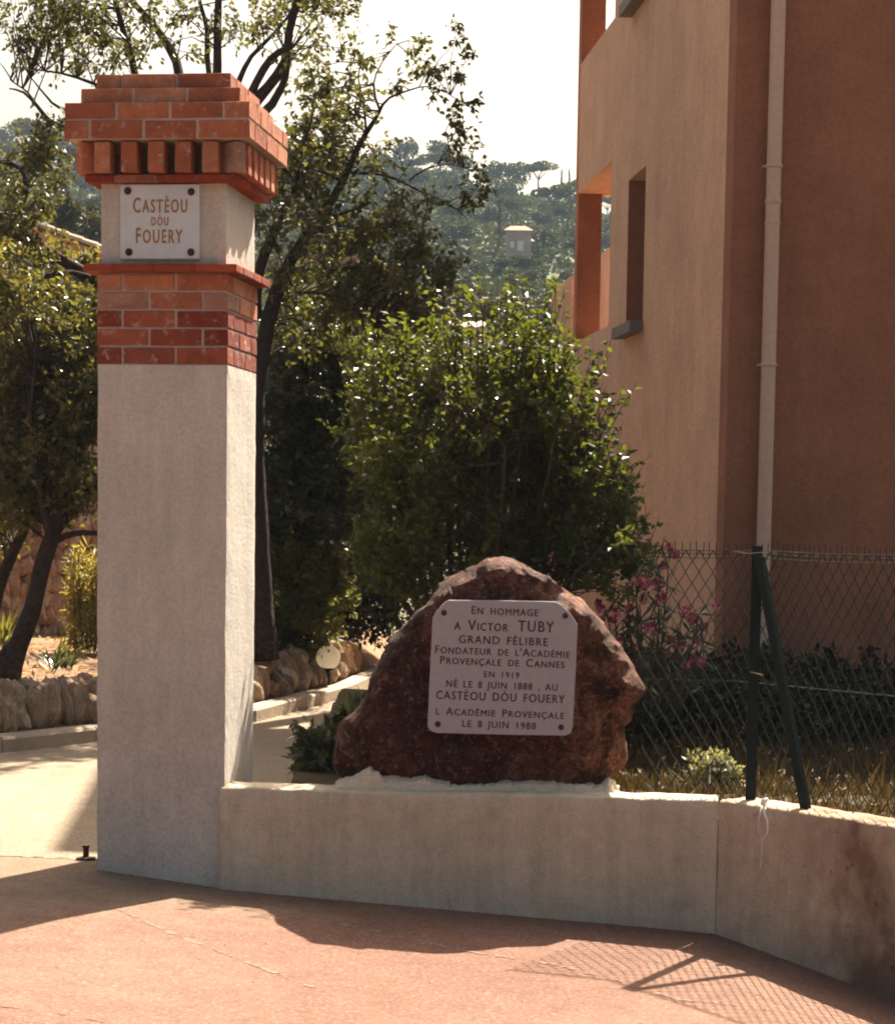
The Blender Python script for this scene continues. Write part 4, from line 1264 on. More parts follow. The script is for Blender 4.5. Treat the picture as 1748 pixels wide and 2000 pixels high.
# ================================================================== FOLIAGE
def unit(v): return v / np.maximum(np.linalg.norm(v, axis=-1, keepdims=True), 1e-9)
class Plant:
    def __init__(s, seed=0):
        s.rng = np.random.default_rng(seed)
        s.lk = 1.0; s.wood = MB(); s.leafv = []; s.nodes = []; s.petv = []
    def limb(s, pts, radii, n=7, wob=0.02):
        """smooth, slightly wobbly limb"""
        pts = [Vector(p) for p in pts]; P = []; Rr = []; radii = [q * s.lk for q in radii]
        for i in range(len(pts) - 1):
            p0 = pts[max(i - 1, 0)]; p1 = pts[i]; p2 = pts[i + 1]; p3 = pts[min(i + 2, len(pts) - 1)]
            k = max(2, int((p2 - p1).length / 0.12))
            for j in range(k):
                t = j / k
                q = 0.5 * ((2 * p1) + (-p0 + p2) * t + (2 * p0 - 5 * p1 + 4 * p2 - p3) * t * t + (-p0 + 3 * p1 - 3 * p2 + p3) * t ** 3)
                P.append(q); Rr.append(radii[i] + (radii[i + 1] - radii[i]) * t)
        P.append(pts[-1]); Rr.append(radii[-1])
        sd = float(s.rng.random() * 50)
        P = [p + Vector((mnoise.noise(p * 2.5 + Vector((sd, 0, 0))), mnoise.noise(p * 2.5 + Vector((0, sd, 0))), 0)) * wob * (1 if 0 < i < len(P) - 1 else 0) for i, p in enumerate(P)]
        Rr = [r_ * (1 + .12 * mnoise.noise(p * 6)) for p, r_ in zip(P, Rr)]
        s.wood.tube(P, Rr, n)
        s.nodes += [tuple(p) for p in P]
        return P
    def leaves(s, base, dirs, length, width, droop=0.3, store=None):
        """base (n,3), dirs (n,3) -> diamond leaves folded along the midrib"""
        r_ = s.rng; n = len(base)
        d = unit(dirs + np.array([0, 0, -droop]) + r_.normal(0, .35, (n, 3)))
        side = unit(np.cross(d, unit(r_.normal(0, 1, (n, 3)) + np.array([0, 0, .9]))))
        nrm = np.cross(side, d)
        L = length * r_.uniform(.6, 1.25, (n, 1)); Wd = width * r_.uniform(.65, 1.2, (n, 1))
        a = base; tip = base + d * L
        m = base + d * L * .45
        l = m + side * Wd * .5 + nrm * Wd * .18; rr = m - side * Wd * .5 + nrm * Wd * .18
        (store if store is not None else s.leafv).append(np.stack([a, l, tip, rr], 1).reshape(-1, 3))
    def blob(s, c, rad, n_cl, n_tw=7, n_lf=8, tw=0.28, leaf=(0.05, 0.028), droop=.3, outer=0.4, link_r=(.009, .003), up=0.2, connect=True, spread=.5):
        r_ = s.rng; c = np.array(c); rad = np.array(rad)
        u = unit(r_.normal(0, 1, (n_cl, 3))) * (r_.uniform(outer ** 3, 1, (n_cl, 1)) ** (1 / 3))
        u *= 1 + .16 * r_.normal(0, 1, (n_cl, 1))
        cen = c + u * rad
        nd = np.array(s.nodes) if s.nodes else None
        cols_b = []; cols_d = []
        for k in range(n_cl):
            q = cen[k]
            if connect and nd is not None:
                dd = np.linalg.norm(nd - q, axis=1) + r_.uniform(0, .28, len(nd)) + np.maximum(0, nd[:, 2] - q[2] + .0) * .8
                st = nd[int(np.argmin(dd))]
                mid = (st + q) / 2 + r_.normal(0, .05, 3) * np.linalg.norm(q - st) + np.array([0, 0, .06 * np.linalg.norm(q - st)])
                s.wood.tube([tuple(st), tuple(mid), tuple(q)], [link_r[0], link_r[0] * .7, link_r[1]], 3, False)
                g = unit(q - st)
            else: g = unit(q - c)
            out = unit(u[k:k + 1])[0]
            td = unit(g * .5 + out * .6 + np.array([0, 0, up]) + r_.normal(0, spread, (n_tw, 3)))
            ln = tw * r_.uniform(.5, 1.25, (n_tw, 1))
            for i in range(n_tw):
                e = q + td[i] * ln[i]
                s.wood.tube([tuple(q), tuple(e)], [link_r[1], link_r[1] * .4], 3, False)
            t = r_.uniform(.12, 1.0, (n_tw, n_lf, 1))
            b = q + td[:, None, :] * ln[:, None, :] * t
            ld = td[:, None, :] * .6 + r_.normal(0, .6, (n_tw, n_lf, 3))
            cols_b.append(b.reshape(-1, 3)); cols_d.append(ld.reshape(-1, 3))
        if cols_b:
            B = np.concatenate(cols_b) + r_.normal(0, .012, (sum(map(len, cols_b)), 3)); D = np.concatenate(cols_d)
            s.leaves(B, unit(D), leaf[0], leaf[1], droop)
    def finish(s, name, label, cat, base, leafmat, group=None, wood='bark', crown='foliage', stem='trunk', petal=None):
        t = thing(name, label, cat, base, 0, group)
        if s.wood.f: s.wood.build(stem, MAT[wood], t, smooth=True)
        V = np.concatenate(s.leafv); Fc = np.arange(len(V)).reshape(-1, 4)
        np_mesh(crown, V, Fc, LEAF[leafmat], t)
        if s.petv:
            V = np.concatenate(s.petv); tag(np_mesh('flowers', V, np.arange(len(V)).reshape(-1, 4), LEAF[petal or 'pink'], t), kind='stuff')
        return t
def PP(pts, Y):
    """pixel polyline -> world; each entry (px, py) or (px, py, dY)"""
    return [W(p[0], p[1], Y + (p[2] if len(p) > 2 else 0)) for p in pts]
def pr(r_px, Y): return r_px / F * Y

# ---- A: tree right of the pillar
YA = 16.8
T = Plant(1); T.lk = .85
b0 = W(520, 1290, YA)
T.limb(PP([(520, 1290), (508, 1160), (503, 1040), (498, 900), (500, 780), (515, 670), (536, 590), (560, 528), (578, 490), (610, 445), (650, 388), (688, 318), (715, 258), (742, 215)], YA), [.13, .115, .105, .095, .085, .075, .07, .062, .056, .048, .040, .032, .024, .016])
T.limb(PP([(742, 215), (762, 190), (800, 175, .2), (840, 168, .3), (880, 185, .3)], YA), [.016, .012, .009, .006, .004], 5)
T.limb(PP([(742, 215), (730, 165, .1), (745, 120, .2), (775, 85, .3)], YA), [.013, .009, .006, .004], 5)
T.limb(PP([(715, 258), (712, 200, -.2), (700, 150, -.3), (712, 100, -.4)], YA), [.014, .010, .007, .004], 5)
T.limb(PP([(688, 338), (730, 338, .1), (775, 350, .3), (820, 372, .4), (870, 395, .5), (905, 420, .5)], YA), [.016, .014, .012, .009, .006, .004], 5)
T.limb(PP([(800, 352, .35), (830, 330, .5), (880, 320, .5), (925, 335, .5)], YA), [.009, .008, .006, .004], 5)
T.limb(PP([(780, 350, .3), (805, 315, .2), (815, 290, .1)], YA), [.007, .005, .003], 4)
T.limb(PP([(585, 488), (620, 450, -.2), (660, 420, -.4), (720, 400, -.5)], YA), [.03, .022, .014, .006], 5)
T.limb(PP([(560, 528), (620, 520, .3), (700, 560, .5), (760, 620, .6)], YA), [.024, .018, .012, .006], 5)
T.limb(PP([(540, 590), (600, 570, -.3), (660, 580, -.5), (730, 640, -.6)], YA), [.02, .015, .01, .005], 5)
T.limb(PP([(500, 620), (503, 540, -.1), (530, 470, -.2), (552, 420, -.2), (575, 360, -.3), (590, 290, -.3), (610, 230, -.4)], YA), [.06, .055, .045, .035, .025, .017, .008], 6)
for (px, py, r_, n_) in ((600, 330, 70, 42), (570, 430, 70, 30), (640, 300, 60, 26), (650, 470, 75, 18), (720, 520, 80, 44), (800, 545, 62, 46), (640, 590, 80, 40), (730, 620, 80, 60), (560, 620, 60, 20), (820, 620, 50, 24), (620, 215, 50, 24), (650, 150, 50, 16), (760, 440, 50, 20), (700, 430, 45, 16), (545, 340, 50, 22)):
    q = W(px, py, YA + T.rng.uniform(-.5, .5)); rr = pr(r_, YA)
    T.blob(q, (rr, rr * 1.6, rr), int(n_ * .5), 6, 6, .25, (.066, .040), .5, .1, (.008, .0025))
for (px, py, r_, n_) in ((720, 90, 30, 5), (790, 85, 32, 9), (850, 105, 34, 14), (885, 140, 28, 9), (890, 200, 26, 8), (905, 260, 22, 8), (915, 320, 24, 8), (935, 370, 22, 9), (925, 405, 18, 7), (860, 400, 14, 3), (830, 170, 40, 6), (760, 160, 40, 5), (700, 190, 36, 9), (680, 250, 40, 14), (740, 280, 24, 5), (900, 285, 20, 4), (880, 80, 22, 5)):
    q = W(px, py, YA + .4 + T.rng.uniform(-.3, .3)); rr = pr(r_, YA)
    T.blob(q, (rr, rr * 1.6, rr), max(2, int(n_ * .42)), 5, 5, .14, (.062, .036), .7, 0, (.006, .002))
T.finish('broadleaf_tree', 'tree with a slanting dark trunk just right of the pillar, branches reaching over the hill', 'tree', (b0.x, b0.y, .3), 'tree')

# ---- C: tree hidden behind the pillar with limbs above the cap and to the left
YC = 16.0
T = Plant(2); T.lk = .78; b0 = W(330, 1290, YC)
T.limb(PP([(330, 1290), (325, 1000), (330, 800), (335, 600), (345, 430)], YC), [.2, .17, .15, .14, .13], 9)
T.limb(PP([(345, 430), (385, 300), (415, 200), (424, 130), (426, 60), (430, -40)], YC), [.1, .07, .05, .043, .038, .03])
T.limb(PP([(418, 190), (405, 110, .2), (402, 60, .2), (392, 10, .3), (385, -40, .3)], YC), [.035, .028, .024, .02, .015])
T.limb(PP([(345, 430), (360, 280, .2), (350, 170, .3), (345, 120, .4), (318, 70, .4), (290, 35, .5), (255, 0, .5), (240, -40, .5)], YC), [.09, .06, .05, .045, .04, .034, .028, .02])
T.limb(PP([(340, 450), (300, 300, .1), (270, 180, .1), (258, 110, .1), (240, 50, .1), (222, -10, .1)], YC), [.08, .055, .042, .036, .03, .022])
T.limb(PP([(350, 430), (430, 300, -.3), (480, 220, -.4), (525, 170, -.4), (555, 120, -.4), (562, 60, -.4), (580, 0, -.4), (590, -40, -.4)], YC), [.1, .07, .06, .052, .045, .04, .035, .03])
T.limb(PP([(470, 235, -.4), (500, 160, -.5), (530, 115, -.5), (556, 95, -.5)], YC), [.045, .04, .034, .03])
T.limb(PP([(440, 270, -.3), (520, 215, .1), (540, 190, .1), (558, 150, .1), (565, 100, .1)], YC), [.05, .045, .04, .034, .024])
T.limb(PP([(430, 240, -.3), (465, 160, -.3), (490, 110, -.3), (540, 60, -.2), (570, 20, -.2)], YC), [.035, .028, .022, .016, .01])
T.limb(PP([(335, 640), (250, 585), (190, 548), (150, 525), (95, 492), (50, 468), (0, 448), (-60, 420)], YC), [.1, .08, .066, .06, .05, .042, .036, .03])
T.limb(PP([(185, 548), (140, 533, -.1), (90, 538, -.2), (30, 545, -.3), (-30, 530, -.3)], YC), [.045, .035, .028, .02, .012])
T.limb(PP([(60, 470), (38, 440), (45, 400, .1), (50, 360, .1), (40, 330, .1), (10, 318, .1), (-40, 310, .1)], YC), [.03, .026, .024, .022, .02, .018, .015])
T.limb(PP([(40, 335, .1), (70, 300, .2), (100, 265, .2), (128, 250, .3)], YC), [.016, .014, .012, .014])
T.limb(PP([(300, 420), (200, 300, .2), (128, 252, .2), (95, 235, .2), (70, 205, .2), (45, 180, .2), (18, 172, .2)], YC), [.04, .034, .028, .024, .018, .012, .007])
T.limb(PP([(75, 208, .2), (55, 180, .3), (35, 165, .3), (20, 155, .3)], YC), [.012, .01, .008, .005])
T.limb(PP([(200, 250, .2), (130, 215, .1), (100, 200, .1), (60, 150, .1)], YC), [.02, .016, .012, .006])
T.limb(PP([(260, 200, .2), (185, 162, .1), (120, 142, 0), (60, 134, 0)], YC), [.022, .018, .012, .006])
for (px, py, r_, n_) in ((40, 40, 60, 24), (110, 80, 60, 34), (170, 30, 60, 34), (230, 80, 50, 26), (290, 20, 50, 18), (120, 10, 60, 26), (200, 115, 45, 20), (370, 60, 40, 9), (470, 60, 40, 10), (500, 20, 40, 12), (620, 30, 55, 24), (650, 60, 45, 14), (560, 30, 40, 10), (410, 10, 40, 7), (330, 100, 30, 6), (50, 110, 40, 8), (160, 120, 40, 8), (20, 90, 40, 8), (600, 100, 36, 8), (520, 90, 26, 5)):
    q = W(px, py, YC + T.rng.uniform(-.5, .5)); rr = pr(r_, YC)
    T.blob(q, (rr, rr * 1.6, rr), max(2, int(n_ * .48)), 6, 6, .2, (.054, .030), .5, .1, (.007, .002))
for (px, py, r_, n_) in ((20, 300, 40, 10), (70, 330, 40, 14), (100, 290, 30, 9), (20, 380, 40, 12), (60, 420, 40, 10), (110, 270, 24, 5), (90, 380, 30, 6), (30, 470, 40, 12), (120, 520, 40, 10)):
    q = W(px, py, YC + T.rng.uniform(-.4, .4)); rr = pr(r_, YC)
    T.blob(q, (rr, rr * 1.6, rr), int(n_ * .7), 6, 6, .2, (.058, .034), .5, .1, (.006, .002))
T.finish('broadleaf_tree', 'large tree behind the pillar with several bare limbs rising above its brick cap', 'tree', (b0.x, b0.y, .3), 'tree')

# ---- B: left trees with dark twin trunks
YL = 14.9
T = Plant(3); b0 = W(20, 1322, YL)
T.limb(PP([(18, 1328), (40, 1260), (62, 1190), (80, 1120), (98, 1062), (112, 1020), (130, 960), (150, 880)], YL), [.085, .07, .062, .058, .055, .05, .04, .025])
T.limb(PP([(98, 1062), (130, 1046), (165, 1040), (215, 1044)], YL), [.035, .026, .02, .014], 5)
T.limb(PP([(105, 1045), (135, 1010, .1), (160, 985, .1), (185, 950, .1)], YL), [.035, .028, .022, .014], 5)
T.limb(PP([(98, 1062), (90, 1000, -.2), (70, 900, -.3), (60, 800, -.3), (70, 700, -.3)], YL), [.035, .03, .024, .018, .01], 5)
for (px, py, r_, n_) in ((60, 620, 70, 60), (150, 640, 55, 44), (20, 720, 80, 76), (110, 740, 80, 86), (160, 800, 60, 56), (40, 830, 80, 80), (110, 880, 70, 70), (30, 930, 75, 66), (160, 930, 46, 34), (90, 980, 50, 34), (170, 700, 40, 24)):
    q = W(px, py, YL + T.rng.uniform(-.2, .8)); rr = pr(r_, YL)
    T.blob(q, (rr, rr * 1.7, rr), int(n_ * .7), 7, 7, .22, (.056, .034), .3, .1, (.007, .0025))
T.finish('dark_tree', 'dark leafy tree with a leaning trunk in the left garden before the rubble wall', 'tree', (b0.x, b0.y, .3), 'oak')
T = Plant(4); b0 = W(0, 1328, YL + .1)
T.limb(PP([(-2, 1330), (14, 1282), (20, 1262), (38, 1255), (52, 1220), (62, 1180)], YL + .1), [.075, .065, .05, .04, .035, .02])
T.limb(PP([(-10, 1300), (-20, 1220), (-5, 1150), (10, 1110), (28, 1070), (60, 1000), (50, 900)], YL + .6), [.07, .06, .05, .045, .04, .03, .015])
for (px, py, r_, n_) in ((-40, 700, 90, 50), (0, 980, 70, 50), (-50, 900, 80, 50), (-10, 560, 70, 30), (20, 1040, 40, 18)):
    q = W(px, py, YL + 1.2 + T.rng.uniform(-.2, .6)); rr = pr(r_, YL)
    T.blob(q, (rr, rr * 1.7, rr), int(n_ * .7), 7, 7, .22, (.056, .034), .3, .1, (.007, .0025))
T.finish('dark_tree', 'dark crooked tree at the left edge of the picture beside the leaning trunk', 'tree', (b0.x, b0.y, .3), 'oak')

# ---- dense evergreen masses behind the pillar, centre left
def mass(seed, label, Y, base, blobs, mat, leaf=(.062, .037), name='evergreen_tree', cat='tree', trunk=.12, tw=.26, ntw=7, nlf=8, group=None, outer=.3):
    T = Plant(seed); b = W(base[0], base[1], Y)
    top = blobs[0]
    T.limb([b, W((base[0] * 2 + top[0]) / 3, (base[1] * 2 + top[1]) / 3, Y), W(top[0], top[1], Y)], [trunk, trunk * .8, trunk * .35])
    for bb in blobs[1:]:
        T.limb([W((base[0] * 1.2 + top[0]) / 2.2, (base[1] * 1.2 + top[1]) / 2.2, Y), W((bb[0] + top[0]) / 2, (bb[1] + base[1]) / 2.2, Y), W(bb[0], bb[1], Y)], [trunk * .4, trunk * .25, trunk * .08], 5)
    for (px, py, r_, n_) in blobs:
        q = W(px, py, Y + T.rng.uniform(-.3, .3)); rr = pr(r_, Y)
        T.blob(q, (rr, rr * 1.3, rr), int(n_ * .85), ntw, nlf, tw, leaf, .3, outer, (.008, .003))
    return T.finish(name, label, cat, tuple(b), mat, group)
mass(10, 'dark evergreen tree right of the pillar behind the slanting trunk', 18.6, (600, 1240), [(590, 760, 90, 110), (560, 880, 90, 110), (640, 880, 90, 110), (560, 990, 70, 70), (660, 980, 80, 90), (700, 800, 80, 90), (600, 680, 70, 70), (720, 900, 70, 70)], 'dark')
mass(11, 'brownish green tree behind the left garden, under the long branch', 21.0, (100, 1180), [(60, 600, 90, 90), (150, 600, 80, 80), (-20, 560, 80, 60), (110, 680, 90, 80), (200, 680, 70, 50), (20, 700, 90, 80), (260, 620, 70, 40)], 'oak', (.08, .05))
mass(12, 'dense dark tree in the shade between pillar and bush', 20.5, (680, 1220), [(680, 1080, 80, 80), (620, 1080, 60, 60), (740, 1050, 80, 80), (700, 1180, 60, 50), (540, 1060, 60, 60), (780, 1150, 70, 50)], 'dark')
mass(13, 'olive brown tree left of the bush top with sunlit tips', 24.0, (740, 1150), [(700, 700, 80, 90), (760, 660, 70, 70), (640, 740, 70, 70), (820, 700, 70, 60), (760, 780, 80, 70)], 'oak', (.085, .05))
mass(14, 'dark tree behind the leafy bush beside the building', 22.0, (960, 1150), [(940, 850, 100, 90), (1020, 800, 80, 70), (880, 960, 90, 70), (1040, 920, 70, 60), (980, 1050, 80, 60), (840, 820, 70, 60)], 'dark', (.07, .04))

# ---- D: big bush behind the boulder
YD = 11.4
T = Plant(5); b0 = W(930, 1440, YD)
for k in range(16):
    a_ = -1.0 + 2.0 * k / 15
    px = 940 + a_ * 230; py = 820 + abs(a_) ** 1.5 * 240 + T.rng.uniform(-50, 50)
    T.limb(PP([(930 + a_ * 40, 1440), (935 + a_ * 130, 1200, T.rng.uniform(-.3, .3)), (px, py, T.rng.uniform(-.7, .6))], YD), [.028, .018, .006], 5)
for (px, py, r_, n_) in ((900, 800, 90, 66), (820, 860, 100, 70), (960, 900, 110, 80), (1050, 880, 70, 50), (780, 760, 60, 28), (860, 960, 110, 76), (790, 960, 70, 46), (1090, 990, 85, 62), (980, 1030, 110, 76), (860, 1080, 100, 64), (1150, 1080, 70, 50), (1080, 1130, 80, 50), (780, 1120, 70, 40), (1170, 1000, 45, 20), (1000, 770, 60, 32), (740, 870, 40, 18), (770, 1060, 50, 26), (1200, 1130, 40, 14), (1060, 790, 50, 22), (1130, 930, 50, 26)):
    q = W(px, py, YD + T.rng.uniform(-.4, .4)); rr = pr(r_, YD)
    T.blob(q, (rr * 1.05, rr * 1.9, rr * 1.15), int(n_ * .62), 6, 8, .25, (.044, .028), .35, .1, (.006, .002), .9, spread=.35)
# upright shoots
def shoot(T, px, py, L, Y, lean=0.0, leaf=(.05, .033)):
    a_ = W(px, py, Y); e = a_ + Vector((lean * L + T.rng.normal(0, .03), T.rng.normal(0, .05), L))
    P = T.limb([a_, a_.lerp(e, .5) + Vector((T.rng.normal(0, .02), 0, 0)), e], [.006, .004, .0015], 4, .01)
    n_ = int(L / .026); t = T.rng.uniform(.0, 1, n_)
    arr = np.array([tuple(a_.lerp(e, float(x_))) for x_ in t])
    T.leaves(arr, unit(T.rng.normal(0, 1, (n_, 3)) * np.array([1, 1, .3]) + np.array([0, 0, .25])), leaf[0], leaf[1], .25)
for (px, py, L, ln) in ((770, 800, .42, 0), (800, 760, .32, .1), (850, 740, .3, -.1), (900, 740, .28, 0), (940, 740, .32, .1), (975, 730, .36, 0), (1000, 740, .36, .05), (1020, 700, .25, 0), (1060, 800, .45, .05), (1090, 800, .48, .02), (1110, 860, .42, .1), (1130, 900, .36, .15), (1150, 900, .34, .12), (1170, 960, .3, .2), (1190, 1010, .34, .3), (1200, 1000, .28, .3), (1220, 1080, .34, .3), (1235, 1100, .3, .4), (1240, 1140, .3, .5), (1215, 1170, .26, .5), (700, 830, .2, -.2), (740, 790, .22, -.1), (880, 700, .2, 0), (1140, 830, .2, .1), (1050, 720, .3, 0)):
    for k in range(2): shoot(T, px + T.rng.uniform(-14, 14), py + T.rng.uniform(-15, 25), L * T.rng.uniform(.7, 1.05), YD + T.rng.uniform(-.3, .3), ln)
for k in range(120):
    a_ = T.rng.uniform(-1.1, 1.45); px = 945 + math.sin(a_) * 215; py = 930 - math.cos(a_) * 215 + (60 if a_ > .6 else 0)
    shoot(T, px, py + T.rng.uniform(-10, 50), T.rng.uniform(.2, .55), YD + T.rng.uniform(-.4, .3), math.sin(a_) * T.rng.uniform(0, .6), (.05, .032))
T.finish('leafy_bush', 'large bright green leafy bush with upright shoots behind the boulder', 'bush', (b0.x, b0.y, .3), 'bush', wood='twig', stem='stems')

# ---- F: sunlit yellow-green shrub by the globe lamp
T = Plant(6); YF_ = 18.3; b0 = W(590, 1300, YF_)
for k in range(7): T.limb(PP([(590, 1310), (560 + k * 14, 1220), (530 + k * 22, 1130 + abs(k - 3) * 14)], YF_), [.02, .014, .005], 4)
for (px, py, r_, n_) in ((570, 1110, 48, 36), (620, 1130, 48, 36), (530, 1180, 46, 34), (590, 1190, 54, 40), (635, 1180, 36, 22), (540, 1240, 46, 30), (600, 1240, 40, 22)):
    q = W(px, py, YF_ + T.rng.uniform(-.2, .2)); rr = pr(r_, YF_)
    T.blob(q, (rr, rr * 1.3, rr), n_, 6, 8, .17, (.055, .032), .3, .2, (.006, .002), .3)
T.finish('sunlit_shrub', 'yellow green sunlit shrub above the white globe lamp', 'shrub', (b0.x, b0.y, .35), 'yellow', wood='twig', stem='stems')

# ---- bamboo clump
T = Plant(7); YM = 17.6
b0 = W(165, 1262, YM)
for k in range(26):
    px = 140 + k * 3.4; a_ = W(px, 1262 + T.rng.uniform(-4, 8), YM + T.rng.uniform(-.2, .3)); e = W(px + T.rng.uniform(-18, 14), 1060 + T.rng.uniform(-10, 60), YM + T.rng.uniform(-.2, .3))
    T.limb([a_, a_.lerp(e, .5) + Vector((T.rng.normal(0, .03), 0, 0)), e], [.008, .006, .002], 4, .01)
    n_ = 90; t = T.rng.uniform(.02, 1, n_)
    T.leaves(np.array([tuple(a_.lerp(e, float(x_))) for x_ in t]) + T.rng.normal(0, .03, (n_, 3)), unit(T.rng.normal(0, 1, (n_, 3))), .11, .018, .5)
T.finish('bamboo_clump', 'yellow green bamboo clump just left of the pillar in front of the rubble wall', 'bamboo', (b0.x, b0.y, .35), 'bamboo', wood='twig', stem='canes')

# ---- small spiky plants in the left bed
def spiky(seed, px, py, Y, label, L=.3, n_=34, mat='dark', group=None):
    T = Plant(seed); b = W(px, py, Y); r_ = T.rng; V = []
    for k in range(n_):
        a_ = r_.uniform(0, 6.28); el = r_.uniform(.45, 1.4); d = np.array([math.cos(a_) * math.cos(el), math.sin(a_) * math.cos(el), math.sin(el)])
        s_ = unit(np.cross(d, [0, 0, 1.0])); l = L * r_.uniform(.6, 1.1); b1 = np.array(b) + r_.normal(0, .02, 3)
        m = b1 + d * l * .5; t = b1 + d * l + np.array([0, 0, -.15 * l])
        V.append(np.stack([b1, m + s_ * .013, t, m - s_ * .013]))
    T.leafv.append(np.concatenate(V)); return T.finish(name='spiky_plant', label=label, cat='plant', base=tuple(b), leafmat=mat, crown='leaves', group=group)
spiky(30, 103, 1312, 15.2, 'dark spiky plant right of the leaning trunk in the left bed')
spiky(31, 134, 1308, 15.5, 'smaller dark spiky plant beside the first, nearer the pillar', .24)
spiky(32, 6, 1262, 15.8, 'bright green plant cut by the left edge of the picture', .32, 60, 'yellow')

# ---- plant left of the boulder
T = Plant(8); YG = 10.6; b0 = W(640, 1535, YG)
for (px, py, r_, n_) in ((630, 1490, 28, 24), (650, 1505, 34, 30), (680, 1450, 30, 20), (622, 1455, 16, 6), (700, 1410, 26, 14), (640, 1525, 34, 22), (690, 1490, 34, 20)):
    q = W(px, py, YG + T.rng.uniform(-.1, .3)); rr = pr(r_, YG)
    T.blob(q, (rr, rr * 1.6, rr), n_, 5, 6, .09, (.075, .035), .1, .1, (.005, .002), .6, False)
T.finish('broad_leaved_plant', 'low dark broad leaved plant at the left foot of the boulder', 'plant', (b0.x, b0.y, .28), 'dark', wood='twig', stem='stems')

# ---- oleander with pink flowers
T = Plant(9); YO = 11.0; b0 = W(1260, 1420, YO)
tips = [(1305, 1100), (1245, 1130), (1290, 1130), (1195, 1180), (1225, 1160), (1250, 1180), (1280, 1180), (1215, 1210), (1245, 1220), (1200, 1240), (1270, 1240), (1240, 1260), (1330, 1210), (1365, 1200), (1385, 1215), (1340, 1245), (1310, 1250), (1365, 1250), (1300, 1290), (1345, 1295), (1375, 1290), (1230, 1290), (1270, 1300), (1185, 1200)]
for (px, py) in tips:
    dY = T.rng.uniform(-.25, .3)
    P = T.limb(PP([(1260 + (px - 1260) * .2, 1430), (1260 + (px - 1260) * .7, (py + 1430) / 2, dY), (px, py, dY)], YO), [.012, .008, .003], 4)
    for q in P[len(P) // 3:]:
        n_ = 6; T.leaves(np.tile(np.array(q), (n_, 1)), unit(T.rng.normal(0, 1, (n_, 3)) + np.array([0, 0, .5])), .12, .018, .1)
    e = np.array(P[-1])
    for fl in range(int(T.rng.integers(1, 4))):
        c = e + T.rng.normal(0, .03, 3); pc = 5; nrm = unit(np.array([T.rng.normal(0, .4), -1, T.rng.normal(.3, .4)]))
        s_ = unit(np.cross(nrm, [0, 0, 1.0])); u_ = np.cross(s_, nrm)
        for k in range(pc):
            a_ = 6.283 * k / pc; d = s_ * math.cos(a_) + u_ * math.sin(a_); sd = s_ * -math.sin(a_) + u_ * math.cos(a_)
            T.petv.append(np.stack([c, c + d * .018 + sd * .014 + nrm * .006, c + d * .032 + nrm * .01, c + d * .018 - sd * .014 + nrm * .006]))
T.finish('oleander', 'pink flowering oleander between the boulder and the fence post', 'shrub', (b0.x, b0.y, .3), 'ole', wood='twig', stem='stems')

# ---- cream leaved small shrub
T = Plant(15); YI = 10.0; b0 = W(1395, 1550, YI)
for (px, py, r_, n_) in ((1390, 1505, 26, 26), (1370, 1520, 20, 14), (1420, 1525, 22, 18), (1400, 1540, 26, 18)):
    q = W(px, py, YI); rr = pr(r_, YI); T.blob(q, (rr, rr, rr), n_, 5, 5, .05, (.03, .019), .1, .1, (.003, .0015), .5, False)
T.finish('variegated_shrub', 'small cream leaved shrub just behind the wall left of the fence post', 'shrub', (b0.x, b0.y, .3), 'cream', wood='twig', stem='stems')

# ---- low dark hedge along the building foot
T = Plant(16)
xs_ = np.linspace(0.45, 3.6, 26)
for x in xs_:
    for y in (11.7, 12.3, 12.9, 13.4):
        q = (x + T.rng.uniform(-.1, .1), y, .48); T.blob(q, (.17, .3, .20), 8, 6, 7, .12, (.055, .03), .2, .1, (.004, .002), .3, False)
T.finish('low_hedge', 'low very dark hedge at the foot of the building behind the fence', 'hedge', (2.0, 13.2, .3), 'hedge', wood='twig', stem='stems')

# ---- grass and weeds behind the wall
r_ = np.random.default_rng(40); n_ = 26000
gx = r_.uniform(.35, 4.0, n_); gy0 = np.array([wall_back(x) + .05 for x in gx]); gy = gy0 + r_.uniform(0, 1, n_) ** .8 * (12.9 - gy0)
gzv = np.array([rg(x, y) for x, y in zip(gx, gy)])
clump = np.array([mnoise.noise(Vector((x * 3, y * 3, 5))) for x, y in zip(gx, gy)])
h = (0.10 + .10 * clump + r_.uniform(0, .07, n_)) * np.where(r_.random(n_) < .04, 2.0, 1.0); h = np.clip(h * .75, .03, .3)
lean = r_.normal(0, .35, (n_, 2)) * h[:, None]; az = r_.uniform(0, 3.14, n_); w = .0035 + r_.uniform(0, .003, n_)
b_ = np.stack([gx, gy, gzv - .01], 1); s_ = np.stack([np.cos(az), np.sin(az), 0 * az], 1) * w[:, None]
tip = b_ + np.concatenate([lean, h[:, None]], 1); mid = b_ + np.concatenate([lean * .35, h[:, None] * .55], 1)
V = np.stack([b_ - s_, mid - s_ * .8, tip, mid + s_ * .8], 1).reshape(-1, 3)
tag(np_mesh('grass', V, np.arange(len(V)).reshape(-1, 4), LEAF['grass']), kind='stuff')
# seed heads and small blossoms in the grass
n_ = 800; idx = r_.choice(len(tip), n_, replace=False); c = tip[idx]; V = []
for k in range(3):
    d = unit(r_.normal(0, 1, (n_, 3))); s2_ = unit(np.cross(d, r_.normal(0, 1, (n_, 3))))
    V.append(np.stack([c, c + d * .008 + s2_ * .005, c + d * .016, c + d * .008 - s2_ * .005], 1).reshape(-1, 3))
V = np.concatenate(V)
tag(np_mesh('wild_flowers', V, np.arange(len(V)).reshape(-1, 4), LEAF['white']), kind='stuff')

